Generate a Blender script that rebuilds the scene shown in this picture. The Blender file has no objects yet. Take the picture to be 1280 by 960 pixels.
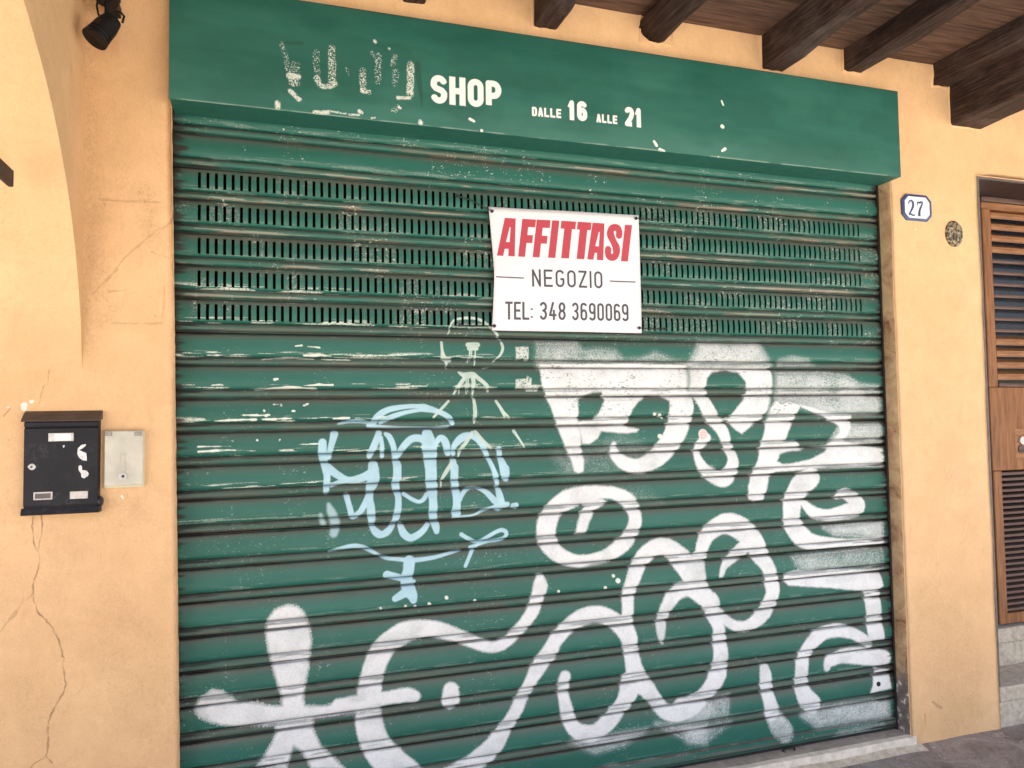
import bpy, bmesh, math, random
import numpy as np
from mathutils import Vector, Matrix

# ------------------------------------------------------------------ camera, sky, sun, exposure
S = bpy.context.scene
COL = S.collection
F = 920.0                                   # focal length in pixels of a 1280 wide picture
CAM = np.array([0.314, -2.5314, 1.4247])
YAW, PIT, ROL = -0.3106, 0.0438, 0.0146
def rotm(a, b, c):
    ca, sa = math.cos(a), math.sin(a); cb, sb = math.cos(b), math.sin(b); cc, sc = math.cos(c), math.sin(c)
    return (np.array([[ca, -sa, 0], [sa, ca, 0], [0, 0, 1]]) @ np.array([[1, 0, 0], [0, cb, -sb], [0, sb, cb]])
            @ np.array([[cc, 0, sc], [0, 1, 0], [-sc, 0, cc]]))
R = rotm(YAW, PIT, ROL)
cd = bpy.data.cameras.new('camera'); cam = bpy.data.objects.new('camera', cd); COL.objects.link(cam)
cd.sensor_width = 36.0; cd.lens = F / 1280 * 36.0; cd.clip_start = 0.02; cd.clip_end = 2000
M4 = Matrix.Identity(4)
for i in range(3):
    M4[i][0] = R[i, 0]; M4[i][1] = R[i, 2]; M4[i][2] = -R[i, 1]; M4[i][3] = CAM[i]
cam.matrix_world = M4
S.camera = cam

SUN_EL, SUN_AZ = math.radians(63), math.radians(205)      # azimuth clockwise from +y (north)
W = bpy.data.worlds.new('World'); S.world = W; W.use_nodes = True
wn = W.node_tree; wn.nodes.clear()
wo = wn.nodes.new('ShaderNodeOutputWorld'); wb = wn.nodes.new('ShaderNodeBackground'); ws = wn.nodes.new('ShaderNodeTexSky')
ws.sky_type = 'NISHITA'; ws.sun_disc = False; ws.sun_elevation = SUN_EL; ws.sun_rotation = SUN_AZ
ws.air_density = 0.95; ws.dust_density = 4.0; ws.ozone_density = 0.5
wb.inputs['Strength'].default_value = 0.085
wn.links.new(ws.outputs[0], wb.inputs['Color']); wn.links.new(wb.outputs[0], wo.inputs['Surface'])
sl = bpy.data.lights.new('sun', 'SUN'); sl.energy = 5.0; sl.angle = math.radians(0.53); sl.color = (1.0, 0.94, 0.85)
sun = bpy.data.objects.new('sun', sl); COL.objects.link(sun)
sd = Vector((math.sin(SUN_AZ) * math.cos(SUN_EL), math.cos(SUN_AZ) * math.cos(SUN_EL), math.sin(SUN_EL)))
sun.rotation_euler = sd.to_track_quat('Z', 'Y').to_euler()
S.view_settings.view_transform = 'Standard'; S.view_settings.look = 'None'
S.view_settings.exposure = 2.2; S.view_settings.gamma = 1.0
try:
    S.cycles.use_denoising = True; S.cycles.max_bounces = 10; S.cycles.diffuse_bounces = 6
    S.cycles.sample_clamp_indirect = 6.0
except Exception: pass

# ------------------------------------------------------------------ helpers
random.seed(4); RNG = np.random.RandomState(7)
def ray(px, py): return R @ np.array([(px - 640) / F, 1.0, -(py - 480) / F])
def plane(px, py, y=0.0):                   # where the sight line through a photo point meets the upright plane y
    d = ray(px, py); p = CAM + (y - CAM[1]) / d[1] * d
    return float(p[0]), float(p[2])
def lerp(a, b, t): return a + (b - a) * t

def vnoise(h, w, sy, sx, seed):
    r = np.random.RandomState(seed)
    gh, gw = int(h / sy) + 3, int(w / sx) + 3
    g = r.rand(gh, gw).astype(np.float32)
    yy = np.arange(h, dtype=np.float32) / sy; xx = np.arange(w, dtype=np.float32) / sx
    y0 = yy.astype(int); x0 = xx.astype(int); fy = yy - y0; fx = xx - x0
    fy = (fy * fy * (3 - 2 * fy))[:, None]; fx = (fx * fx * (3 - 2 * fx))[None, :]
    a = g[y0][:, x0]; b = g[y0][:, x0 + 1]; c = g[y0 + 1][:, x0]; d = g[y0 + 1][:, x0 + 1]
    return (a * (1 - fx) + b * fx) * (1 - fy) + (c * (1 - fx) + d * fx) * fy
def fbm(h, w, sy, sx, seed, n=4):
    o = 0; t = 0
    for i in range(n):
        k = 0.5 ** i
        if min(sy, sx) * k < 0.6: break
        o = o + k * vnoise(h, w, max(sy * k, .6), max(sx * k, .6), seed + i * 17); t += k
    return o / t
def sstep(a, b, x):
    t = np.clip((x - a) / (b - a), 0, 1); return t * t * (3 - 2 * t)

class Canvas:
    """Flat paint: a coverage and colour raster in metres on an upright plane."""
    def __init__(s, x0, z0, x1, z1, res):
        s.x0, s.z0, s.x1, s.z1, s.res = x0, z0, x1, z1, res
        s.w, s.h = int(round((x1 - x0) / res)), int(round((z1 - z0) / res))
        s.rgb = np.zeros((s.h, s.w, 3), np.float32); s.a = np.zeros((s.h, s.w), np.float32); s.new()
    def new(s): s.D = np.full((s.h, s.w), 1.0, np.float32)
    def win(s, lo, hi):
        i0 = max(0, int((lo[0] - s.x0) / s.res)); i1 = min(s.w, int((hi[0] - s.x0) / s.res) + 2)
        j0 = max(0, int((lo[1] - s.z0) / s.res)); j1 = min(s.h, int((hi[1] - s.z0) / s.res) + 2)
        if i0 >= i1 or j0 >= j1: return None
        X = s.x0 + (np.arange(i0, i1) + .5) * s.res; Z = s.z0 + (np.arange(j0, j1) + .5) * s.res
        return slice(j0, j1), slice(i0, i1), X[None, :].astype(np.float32), Z[:, None].astype(np.float32)
    def seg(s, a, b, ra, rb, pad, butt0=False, butt1=False):
        m = max(ra, rb) + pad
        q = s.win((min(a[0], b[0]) - m, min(a[1], b[1]) - m), (max(a[0], b[0]) + m, max(a[1], b[1]) + m))
        if q is None: return
        J, I, X, Z = q; dx, dz = b[0] - a[0], b[1] - a[1]; L2 = dx * dx + dz * dz + 1e-12
        t = ((X - a[0]) * dx + (Z - a[1]) * dz) / L2; tc = np.clip(t, 0, 1)
        d = np.hypot(X - a[0] - tc * dx, Z - a[1] - tc * dz) - (ra + (rb - ra) * tc)
        L = math.sqrt(L2)
        if butt0: d = np.maximum(d, -t * L)
        if butt1: d = np.maximum(d, (t - 1) * L)
        s.D[J, I] = np.minimum(s.D[J, I], d)
    def stroke(s, pts, smooth=True, closed=False, pad=.03, butt=False, jit=0.):
        """pts: (x, z, radius)"""
        p = np.array(pts, float)
        if smooth and len(p) > 2:
            n = len(p); out = []
            for i in range(n if closed else n - 1):
                if closed: q = [p[(i - 1) % n], p[i], p[(i + 1) % n], p[(i + 2) % n]]
                else: q = [p[max(i - 1, 0)], p[i], p[i + 1], p[min(i + 2, n - 1)]]
                for t in np.linspace(0, 1, 7)[:-1]:
                    out.append(.5 * (2 * q[1] + (q[2] - q[0]) * t + (2 * q[0] - 5 * q[1] + 4 * q[2] - q[3]) * t * t
                                     + (3 * q[1] - q[0] - 3 * q[2] + q[3]) * t ** 3))
            if not closed: out.append(p[-1])
            else: out.append(out[0])
            p = np.array(out)
        elif closed: p = np.vstack([p, p[:1]])
        if jit:
            rr = np.random.RandomState(int(abs(p[0, 0]) * 1e5) % 9999); q = []
            for a, b in zip(p, p[1:]):
                m = max(1, int(math.hypot(*(b - a)[:2]) / .006))
                for t in range(m): q.append(a + (b - a) * t / m)
            q.append(p[-1]); p = np.array(q); p[:, :2] += np.convolve(rr.randn(len(p) * 2 + 4), [.25, .5, .25], 'same')[2:-2].reshape(-1, 2) * jit
            p[:, 2] *= np.clip(.55 + .9 * vnoise(1, len(p), 1, 5, int(rr.randint(999)))[0], .2, 1.5)
        for i in range(len(p) - 1):
            s.seg(p[i], p[i + 1], max(p[i, 2], .0004), max(p[i + 1, 2], .0004), pad,
                  butt and i == 0 and not closed, butt and i == len(p) - 2 and not closed)
    def sdf_poly(s, pts, pad):
        p = np.array(pts, float)[:, :2]; lo, hi = p.min(0) - pad, p.max(0) + pad
        q = s.win(lo, hi)
        if q is None: return None
        J, I, X, Z = q; d = np.full((Z.shape[0], X.shape[1]), 9., np.float32); ins = np.zeros(d.shape, bool)
        for i in range(len(p)):
            a, b = p[i], p[(i + 1) % len(p)]; dx, dz = b - a; L2 = dx * dx + dz * dz + 1e-12
            t = np.clip(((X - a[0]) * dx + (Z - a[1]) * dz) / L2, 0, 1)
            d = np.minimum(d, np.hypot(X - a[0] - t * dx, Z - a[1] - t * dz))
            if a[1] != b[1]:
                c = ((a[1] > Z) != (b[1] > Z)) & (X < (b[0] - a[0]) * (Z - a[1]) / (b[1] - a[1]) + a[0])
                ins ^= c
        return J, I, np.where(ins, -d, d)
    def poly(s, pts, pad=.03):
        q = s.sdf_poly(pts, pad)
        if q: s.D[q[0], q[1]] = np.minimum(s.D[q[0], q[1]], q[2])
    def cut(s, pts, pad=.03):
        q = s.sdf_poly(pts, pad)
        if q: s.D[q[0], q[1]] = np.maximum(s.D[q[0], q[1]], -q[2])
    def lay(s, rgb, a):
        a = np.clip(a, 0, 1).astype(np.float32); A = a + s.a * (1 - a)
        c = np.asarray(rgb, np.float32)
        s.rgb = (c * a[..., None] + s.rgb * (s.a * (1 - a))[..., None]) / np.maximum(A, 1e-5)[..., None]; s.a = A
    def image(s, name):
        px = np.zeros((s.h, s.w, 4), np.float32); px[..., :3] = s.rgb; px[..., 3] = s.a
        im = bpy.data.images.new(name, s.w, s.h, alpha=True, is_data=True)
        im.alpha_mode = 'CHANNEL_PACKED'; im.pixels.foreach_set(np.clip(px, 0, 1).ravel()); im.update(); im.pack()
        return im

def tracer(ox, oy, k, y):
    """Turns traced photo points into metres on the upright plane y; widths scale with the place."""
    def f(*pts):
        o = []
        for q in pts:
            px, py = ox + q[0] / k, oy + q[1] / k
            x, z = plane(px, py, y)
            if len(q) > 2:
                x2, z2 = plane(px + 1, py, y); x3, z3 = plane(px, py + 1, y)
                o.append((x, z, .5 * q[2] / k * .5 * (math.hypot(x2 - x, z2 - z) + math.hypot(x3 - x, z3 - z))))
            else: o.append((x, z))
        return o
    return f

# lettering as centre lines, in a box w by h
def arc(cx, cy, rx, ry, a0, a1, n=9):
    return [(cx + rx * math.cos(math.radians(lerp(a0, a1, i / n))), cy + ry * math.sin(math.radians(lerp(a0, a1, i / n)))) for i in range(n + 1)]
def glyph(c, w, h):
    r = w / 2; q = min(r, h * .3)
    O = [(0, h - q)] + arc(r, h - q, r, q, 180, 0) + [(w, q)] + arc(r, q, r, q, 0, -180) + [(0, h - q)]
    if c == 'I': return [[(r, 0), (r, h)]]
    if c == 'L': return [[(0, h), (0, 0), (w, 0)]]
    if c == 'E': return [[(w, h), (0, h), (0, 0), (w, 0)], [(0, h * .51), (w * .88, h * .51)]]
    if c == 'F': return [[(w, h), (0, h), (0, 0)], [(0, h * .48), (w * .85, h * .48)]]
    if c == 'T': return [[(-.06 * w, h), (1.06 * w, h)], [(r, h), (r, 0)]]
    if c == 'A': return [[(0, 0), (r * .86, h), (r * 1.14, h), (w, 0)], [(w * .16, h * .24), (w * .84, h * .24)]]
    if c == 'N': return [[(0, 0), (0, h), (w, 0), (w, h)]]
    if c == 'Z': return [[(0, h), (w, h), (0, 0), (w, 0)]]
    if c == 'H': return [[(0, 0), (0, h)], [(w, 0), (w, h)], [(0, h / 2), (w, h / 2)]]
    if c == 'O' or c == '0': return [O]
    if c == 'D': return [[(0, 0), (0, h), (w - q, h)] + arc(w - q, h - q, q, q, 90, 0) + arc(w - q, q, q, q, 0, -90) + [(0, 0)]]
    if c == 'P': return [[(0, 0), (0, h), (w - q, h)] + arc(w - q, h * .72, q, h * .28, 90, -90) + [(0, h * .44)]]
    if c == 'G': return [arc(r, h - q, r, q, 15, 180) + arc(r, q, r, q, 180, 360) + [(w, h * .46), (w * .55, h * .46)]]
    if c == 'S': return [arc(r, h - q, r, q, 10, 180) + [(0, h * .66), (w * .2, h * .55), (w * .8, h * .45), (w, h * .34)] + arc(r, q, r, q, 0, -170)]
    if c == '1': return [[(0, h * .8), (r, h), (r, 0)]]
    if c == '2': return [arc(r, h - q, r, q, 175, 0) + [(w, h * .66), (w * .8, h * .45), (0, 0), (w, 0)]]
    if c == '3': return [arc(r, h * .76, r, h * .24, 165, -90) + arc(r, h * .26, r, h * .26, 90, -165)]
    if c == '4': return [[(w * .55, h), (0, h * .24), (w, h * .24)], [(w * .72, h * .5), (w * .72, 0)]]
    if c == '6': return [arc(r, h - q, r, q, 15, 180) + arc(r, q, r, q, 180, 360) + arc(r, h * .34, r, h * .24, 0, 180)]
    if c == '9': return [[(w - x, h - y) for x, y in arc(r, h - q, r, q, 15, 180) + arc(r, q, r, q, 180, 360) + arc(r, h * .34, r, h * .24, 0, 180)]]
    if c == '8': return [arc(r, h * .76, r * .92, h * .24, -90, 270, 16), arc(r, h * .26, r, h * .26, 90, 450, 16)]
    if c == ':': return [[(0, h * .06), (0, h * .17)], [(0, h * .56), (0, h * .67)]]
    return []
def text(cv, s, x0, x1, z0, z1, sw, wid=None, gap=.3, slant=0, slope=0):
    """Fits the string between x0 and x1, its height between z0 and z1, with stroke width sw."""
    wid = wid or {}
    u = [wid.get(c, .0 if c in 'I:' else 1.0) for c in s]; n = len(s)
    space = [.55 if c == ' ' else w for c, w in zip(s, u)]
    tot = (x1 - x0 - n * sw + (0 if ' ' not in s else sw))
    k = tot / (sum(space) + gap * (n - 1)); x = x0 + sw / 2
    for c, w in zip(s, space):
        if c == ' ': x += w * k + gap * k; continue
        for ln in glyph(c, w * k, z1 - z0 - sw):
            pts = []
            for a, b in ln:
                zz = z0 + sw / 2 + b
                pts.append((x + a + slant * (zz - z0), zz + slope * (x + a - x0), sw / 2))
            cl = math.hypot(pts[0][0] - pts[-1][0], pts[0][1] - pts[-1][1]) < 1e-6
            if c not in 'OSGPD0368926:' : # square the stroke ends
                e = []
                for P_, Q_ in ((pts[0], pts[1]), (pts[-1], pts[-2])):
                    l = math.hypot(P_[0] - Q_[0], P_[1] - Q_[1]); f = sw / 2 / l
                    e.append((P_[0] + (P_[0] - Q_[0]) * f, P_[1] + (P_[1] - Q_[1]) * f, sw / 2))
                pts[0], pts[-1] = e
            cv.stroke(pts, smooth=False, pad=.01, butt=not cl)
            for i in range(1, len(pts) - 1): pass
        x += w * k + sw + gap * k

# ------------------------------------------------------------------ materials
def mat(name):
    m = bpy.data.materials.new(name); m.use_nodes = True; n = m.node_tree
    return m, n, n.nodes['Principled BSDF']
def node(n, t, **kw):
    o = n.nodes.new(t)
    for k, v in kw.items():
        if k.startswith('_'): setattr(o, k[1:], v)
        else: o.inputs[k].default_value = v
    return o
def link(n, a, b): n.links.new(a, b)
def coords(n, scale=(1, 1, 1), obj=True):
    t = n.nodes.new('ShaderNodeNewGeometry'); m = node(n, 'ShaderNodeMapping'); m.inputs['Scale'].default_value = scale
    if obj:
        tc = n.nodes.new('ShaderNodeTexCoord'); link(n, tc.outputs['Object'], m.inputs[0])
    else: link(n, t.outputs['Position'], m.inputs[0])
    return m.outputs[0]
def noise(n, vec, scale, detail=6, rough=.6, dist=0.0):
    o = node(n, 'ShaderNodeTexNoise', Scale=scale, Detail=detail, Roughness=rough, Distortion=dist)
    link(n, vec, o.inputs['Vector']); return o.outputs['Fac']
def ramp(n, fac, stops):
    r = n.nodes.new('ShaderNodeValToRGB'); e = r.color_ramp.elements
    while len(e) < len(stops): e.new(.5)
    for q, (p, c) in zip(e, stops):
        q.position = p; q.color = (c, c, c, 1) if isinstance(c, (int, float)) else (*c, 1)
    link(n, fac, r.inputs[0]); return r.outputs[0]
def mix(n, fac, a, b, mode='MIX'):
    o = n.nodes.new('ShaderNodeMix'); o.data_type = 'RGBA'; o.blend_type = mode
    for v, i in ((fac, 0), (a, 6), (b, 7)):
        if isinstance(v, (int, float)): o.inputs[i].default_value = v if i == 0 else (v, v, v, 1)
        elif isinstance(v, tuple): o.inputs[i].default_value = (*v, 1)
        else: link(n, v, o.inputs[i])
    return o.outputs[2]
def math_(n, op, a, b=None):
    o = n.nodes.new('ShaderNodeMath'); o.operation = op
    for v, i in ((a, 0), (b, 1)):
        if v is None: continue
        if isinstance(v, (int, float)): o.inputs[i].default_value = v
        else: link(n, v, o.inputs[i])
    return o.outputs[0]
def bump(n, bs, h, strength=.4, dist=.004, prev=None):
    b = node(n, 'ShaderNodeBump', Strength=strength, Distance=dist); link(n, h, b.inputs['Height'])
    if prev is not None: link(n, prev, b.inputs['Normal'])
    link(n, b.outputs[0], bs.inputs['Normal']); return b.outputs[0]
def simple(name, c1, c2=None, scale=30, rough=.6, metal=0., stretch=(1, 1, 1), bmp=0., spec=.4, bd=.002, r2=None, det=6, lo=.35, hi=.65):
    m, n, b = mat(name); v = coords(n, stretch); f = noise(n, v, scale, det)
    link(n, ramp(n, f, [(lo, c1), (hi, c2 or tuple(min(1, x * 1.25) for x in c1))]), b.inputs['Base Color'])
    b.inputs['Metallic'].default_value = metal; b.inputs['Specular IOR Level'].default_value = spec
    f2 = noise(n, v, scale * 2.3, 4)
    link(n, ramp(n, f2, [(.3, rough), (.7, r2 if r2 is not None else min(1, rough + .12))]), b.inputs['Roughness'])
    if bmp: bump(n, b, noise(n, v, scale * 3, 5), bmp, bd)
    return m

def plaster(name, base, alt, img=None, imgR=None, strong=1.0):
    m, n, b = mat(name); v = coords(n, (1, 1, 1), False)
    big = noise(n, v, 1.7, 6, .62); mid = noise(n, v, 9, 7, .65, .6); fine = noise(n, v, 70, 6, .65)
    c = ramp(n, big, [(.33, alt), (.66, base)])
    c = mix(n, ramp(n, mid, [(.42, 0.), (.72, .38)]), c, tuple(x * .80 for x in alt))
    c = mix(n, ramp(n, mid, [(.22, .3), (.42, 0.)]), c, tuple(min(1, x * 1.07) for x in base))
    # small scuffs and pits
    pit = ramp(n, noise(n, v, 46, 8, .72, 1.2), [(.60, 0.), (.70, 1.)])
    gate = ramp(n, noise(n, v, 3.1, 3), [(.48, 0.), (.66, .55)])
    pm = math_(n, 'MULTIPLY', pit, gate)
    c = mix(n, pm, c, tuple(x * .62 for x in alt))
    grain = noise(n, v, 210, 5, .75)
    c = mix(n, ramp(n, grain, [(.50, 0.), (.78, .42)]), c, tuple(x * .60 for x in alt))
    c = mix(n, ramp(n, grain, [(.24, .30), (.46, 0.)]), c, tuple(min(1, x * 1.12) for x in base))
    vt = coords(n, (3.2, 3.2, 1.1), False)
    trow = noise(n, vt, 7, 8, .7, 1.6)
    c = mix(n, ramp(n, trow, [(.54, 0.), (.70, .26)]), c, tuple(x * .72 for x in alt))
    c = mix(n, ramp(n, noise(n, v, 24, 8, .75, 2.0), [(.585, 0.), (.60, .28), (.615, 0.)]), c, tuple(x * .5 for x in alt))
    h = math_(n, 'ADD', math_(n, 'MULTIPLY', mid, 1.0), math_(n, 'ADD', math_(n, 'MULTIPLY', fine, .45), math_(n, 'MULTIPLY', trow, .8)))
    h = math_(n, 'ADD', h, math_(n, 'MULTIPLY', grain, .18))
    h = math_(n, 'SUBTRACT', h, math_(n, 'MULTIPLY', pm, .5))
    for im in (img, imgR):
        if im is None: continue
        cv, image = im
        sp = n.nodes.new('ShaderNodeSeparateXYZ'); link(n, v, sp.inputs[0])
        u = math_(n, 'DIVIDE', math_(n, 'SUBTRACT', sp.outputs[0], cv.x0), cv.x1 - cv.x0)
        w = math_(n, 'DIVIDE', math_(n, 'SUBTRACT', sp.outputs[2], cv.z0), cv.z1 - cv.z0)
        cb = n.nodes.new('ShaderNodeCombineXYZ'); link(n, u, cb.inputs[0]); link(n, w, cb.inputs[1])
        t = n.nodes.new('ShaderNodeTexImage'); t.image = image; t.extension = 'CLIP'; t.interpolation = 'Linear'
        link(n, cb.outputs[0], t.inputs[0]); s = n.nodes.new('ShaderNodeSeparateColor'); link(n, t.outputs[0], s.inputs[0])
        # red: cracks, green: white chips, blue: coarse pitted render
        rg = ramp(n, noise(n, v, 95, 8, .75, .8), [(.50, 0.), (.66, 1.)])
        pr = math_(n, 'MULTIPLY', s.outputs[2], rg)
        c = mix(n, math_(n, 'MULTIPLY', pr, .5), c, tuple(x * .5 for x in alt))
        c = mix(n, math_(n, 'MULTIPLY', s.outputs[0], .72), c, (.27, .155, .085))
        c = mix(n, s.outputs[1], c, (.78, .74, .68))
        h = math_(n, 'SUBTRACT', h, math_(n, 'MULTIPLY', s.outputs[0], 1.2))
        h = math_(n, 'ADD', h, math_(n, 'MULTIPLY', math_(n, 'SUBTRACT', noise(n, v, 60, 6, .7), .5), math_(n, 'MULTIPLY', s.outputs[2], 3.2)))
        h = math_(n, 'ADD', h, math_(n, 'MULTIPLY', s.outputs[1], .5))
    link(n, c, b.inputs['Base Color']); b.inputs['Roughness'].default_value = .88; b.inputs['Specular IOR Level'].default_value = .2
    bump(n, b, h, .55 * strong, .006)
    return m

def green_paint(name, img, slat=False):
    m, n, b = mat(name); v = coords(n, (1, 1, 1), False); vs = coords(n, (.5, 1, 5), False)
    base = ramp(n, noise(n, vs, 2.2, 6, .6), [(.3, (.014, .100, .076)), (.7, (.024, .138, .108))])
    base = mix(n, ramp(n, noise(n, v, 14, 6, .65), [(.5, 0.), (.75, .22)]), base, (.055, .150, .124))
    if slat:                                 # dust that settled on the ledges that face up
        g = n.nodes.new('ShaderNodeNewGeometry'); s = n.nodes.new('ShaderNodeSeparateXYZ'); link(n, g.outputs['Normal'], s.inputs[0])
        d = ramp(n, s.outputs[2], [(.08, 0.), (.46, .78)])
        d = math_(n, 'MULTIPLY', d, ramp(n, noise(n, vs, 5, 5), [(.25, .55), (.6, 1.)]))
        base = mix(n, d, base, (.125, .108, .092))
    uv = n.nodes.new('ShaderNodeUVMap'); t = n.nodes.new('ShaderNodeTexImage'); t.image = img; t.extension = 'CLIP'
    link(n, uv.outputs[0], t.inputs[0])
    c = mix(n, t.outputs[1], base, t.outputs[0])
    link(n, c, b.inputs['Base Color'])
    r = ramp(n, noise(n, v, 22, 5), [(.3, .36 if slat else .52), (.7, .52 if slat else .64)])
    rr = n.nodes.new('ShaderNodeMix'); link(n, t.outputs[1], rr.inputs[0]); link(n, r, rr.inputs[2]); rr.inputs[3].default_value = .62
    link(n, rr.outputs[0], b.inputs['Roughness']); b.inputs['Specular IOR Level'].default_value = .32
    bump(n, b, math_(n, 'ADD', noise(n, vs, 7, 4), math_(n, 'MULTIPLY', noise(n, v, 160, 4), .12)), .22, .004)
    return m

def printed(name, img, base, rough=.55):
    m, n, b = mat(name)
    uv = n.nodes.new('ShaderNodeUVMap'); t = n.nodes.new('ShaderNodeTexImage'); t.image = img; t.extension = 'CLIP'
    link(n, uv.outputs[0], t.inputs[0]); v = coords(n)
    b0 = ramp(n, noise(n, v, 12, 5), [(.3, tuple(x * .96 for x in base)), (.7, base)])
    link(n, mix(n, t.outputs[1], b0, t.outputs[0]), b.inputs['Base Color']); b.inputs['Roughness'].default_value = rough
    bump(n, b, noise(n, v, 9, 3), .12, .004)
    return m

# ------------------------------------------------------------------ object builders
def finish(name, bm, material, parent=None, smooth=False, sharp=None):
    me = bpy.data.meshes.new(name); bm.normal_update(); bm.to_mesh(me); bm.free()
    for x in (material if isinstance(material, (list, tuple)) else [material]): me.materials.append(x)
    if smooth:
        for p in me.polygons: p.use_smooth = True
        if sharp:
            try: me.set_sharp_from_angle(angle=math.radians(sharp))
            except Exception: pass
    o = bpy.data.objects.new(name, me); COL.objects.link(o)
    if parent: attach(o, parent)
    return o
def attach(o, parent):
    o.parent = parent; o.matrix_parent_inverse = Matrix.Translation(parent.location).inverted()
def thing(name, label, cat, loc, group=None):
    o = bpy.data.objects.new(name, None); o.empty_display_size = .05; o.location = loc; COL.objects.link(o)
    return tag(o, label, cat, group)
def tag(o, label, cat, group=None):
    o['label'] = label; o['category'] = cat; o['kind'] = 'thing'
    if group: o['group'] = group
    return o
def box(bm, x0, x1, y0, y1, z0, z1, bev=0., seg=1, mi=0, jit=0.):
    vs = bmesh.ops.create_cube(bm, size=1.0)['verts']
    for v in vs:
        v.co = Vector((lerp(x0, x1, v.co.x + .5), lerp(y0, y1, v.co.y + .5), lerp(z0, z1, v.co.z + .5)))
        if jit: v.co += Vector([random.uniform(-jit, jit) for _ in range(3)])
    fs = {f for v in vs for f in v.link_faces}
    for f in fs: f.material_index = mi
    if bev:
        bmesh.ops.bevel(bm, geom=list({e for v in vs for e in v.link_edges}), offset=bev, segments=seg, affect='EDGES', profile=.5)
def boxo(name, x0, x1, y0, y1, z0, z1, m, parent=None, bev=0., seg=1, jit=0.):
    bm = bmesh.new(); box(bm, x0, x1, y0, y1, z0, z1, bev, seg, 0, jit); return finish(name, bm, m, parent)
def tube(bm, pts, r, n=10, cap=True):
    pts = [Vector(p) for p in pts]; rs = r if isinstance(r, (list, tuple)) else [r] * len(pts); rings = []
    for i, p in enumerate(pts):
        d = (pts[min(i + 1, len(pts) - 1)] - pts[max(i - 1, 0)]).normalized()
        a = d.cross(Vector((0, 0, 1)) if abs(d.z) < .9 else Vector((1, 0, 0))).normalized(); b = d.cross(a)
        rings.append([bm.verts.new(p + rs[i] * (math.cos(2 * math.pi * k / n) * a + math.sin(2 * math.pi * k / n) * b)) for k in range(n)])
    for A, B in zip(rings, rings[1:]):
        for k in range(n): bm.faces.new((A[k], A[(k + 1) % n], B[(k + 1) % n], B[k]))
    if cap: bm.faces.new(rings[0][::-1]); bm.faces.new(rings[-1])
def tubeo(name, pts, r, m, parent=None, n=10):
    bm = bmesh.new(); tube(bm, pts, r, n); bmesh.ops.recalc_face_normals(bm, faces=bm.faces); return finish(name, bm, m, parent, True, 40)
def prism(bm, pts, y0, y1, bev=0.):
    """outline in x, z pulled from y0 (front) to y1"""
    a = [bm.verts.new((x, y0, z)) for x, z in pts]; b = [bm.verts.new((x, y1, z)) for x, z in pts]
    bm.faces.new(a); bm.faces.new(b[::-1])
    for i in range(len(a)): bm.faces.new((a[i], b[i], b[(i + 1) % len(a)], a[(i + 1) % len(a)]))
    bmesh.ops.recalc_face_normals(bm, faces=bm.faces)
def prismo(name, pts, y0, y1, m, parent=None):
    bm = bmesh.new(); prism(bm, pts, y0, y1); return finish(name, bm, m, parent)
def set_uv(o, x0, z0, x1, z1, at=None):
    me = o.data; uv = me.uv_layers.new(name='UVMap'); n = len(me.loops)
    vi = np.zeros(n, np.int32); me.loops.foreach_get('vertex_index', vi)
    co = np.zeros(len(me.vertices) * 3, np.float32); me.vertices.foreach_get('co', co); co = co.reshape(-1, 3) if at is None else np.asarray(at, np.float32)
    u = np.stack([(co[vi, 0] - x0) / (x1 - x0), (co[vi, 2] - z0) / (z1 - z0)], 1)
    uv.data.foreach_set('uv', u.astype(np.float32).ravel())
def mesh_np(name, V, Fc, m, parent=None, smooth=True, mi=None):
    me = bpy.data.meshes.new(name); me.from_pydata([tuple(v) for v in V], [], [tuple(f) for f in Fc])
    for x in (m if isinstance(m, (list, tuple)) else [m]): me.materials.append(x)
    if mi is not None: me.polygons.foreach_set('material_index', np.asarray(mi, np.int32))
    if smooth: me.polygons.foreach_set('use_smooth', np.ones(len(me.polygons), bool))
    me.update(); o = bpy.data.objects.new(name, me); COL.objects.link(o)
    if parent: attach(o, parent)
    return o

# main sizes (metres): wall face y = 0, shop opening x 0..OW, shutter plane YS
OW, YS, P, Z0 = 2.8835, 0.0778, 0.11, 2.376
HB, HT, HP = 2.4327, 2.8116, -0.0602
CEIL = 2.990; DX0, DX1, DZ1 = 3.392, 4.42, 2.507
YF = YS - .009                              # foremost skin of the slats
LEAN = .0163

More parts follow.
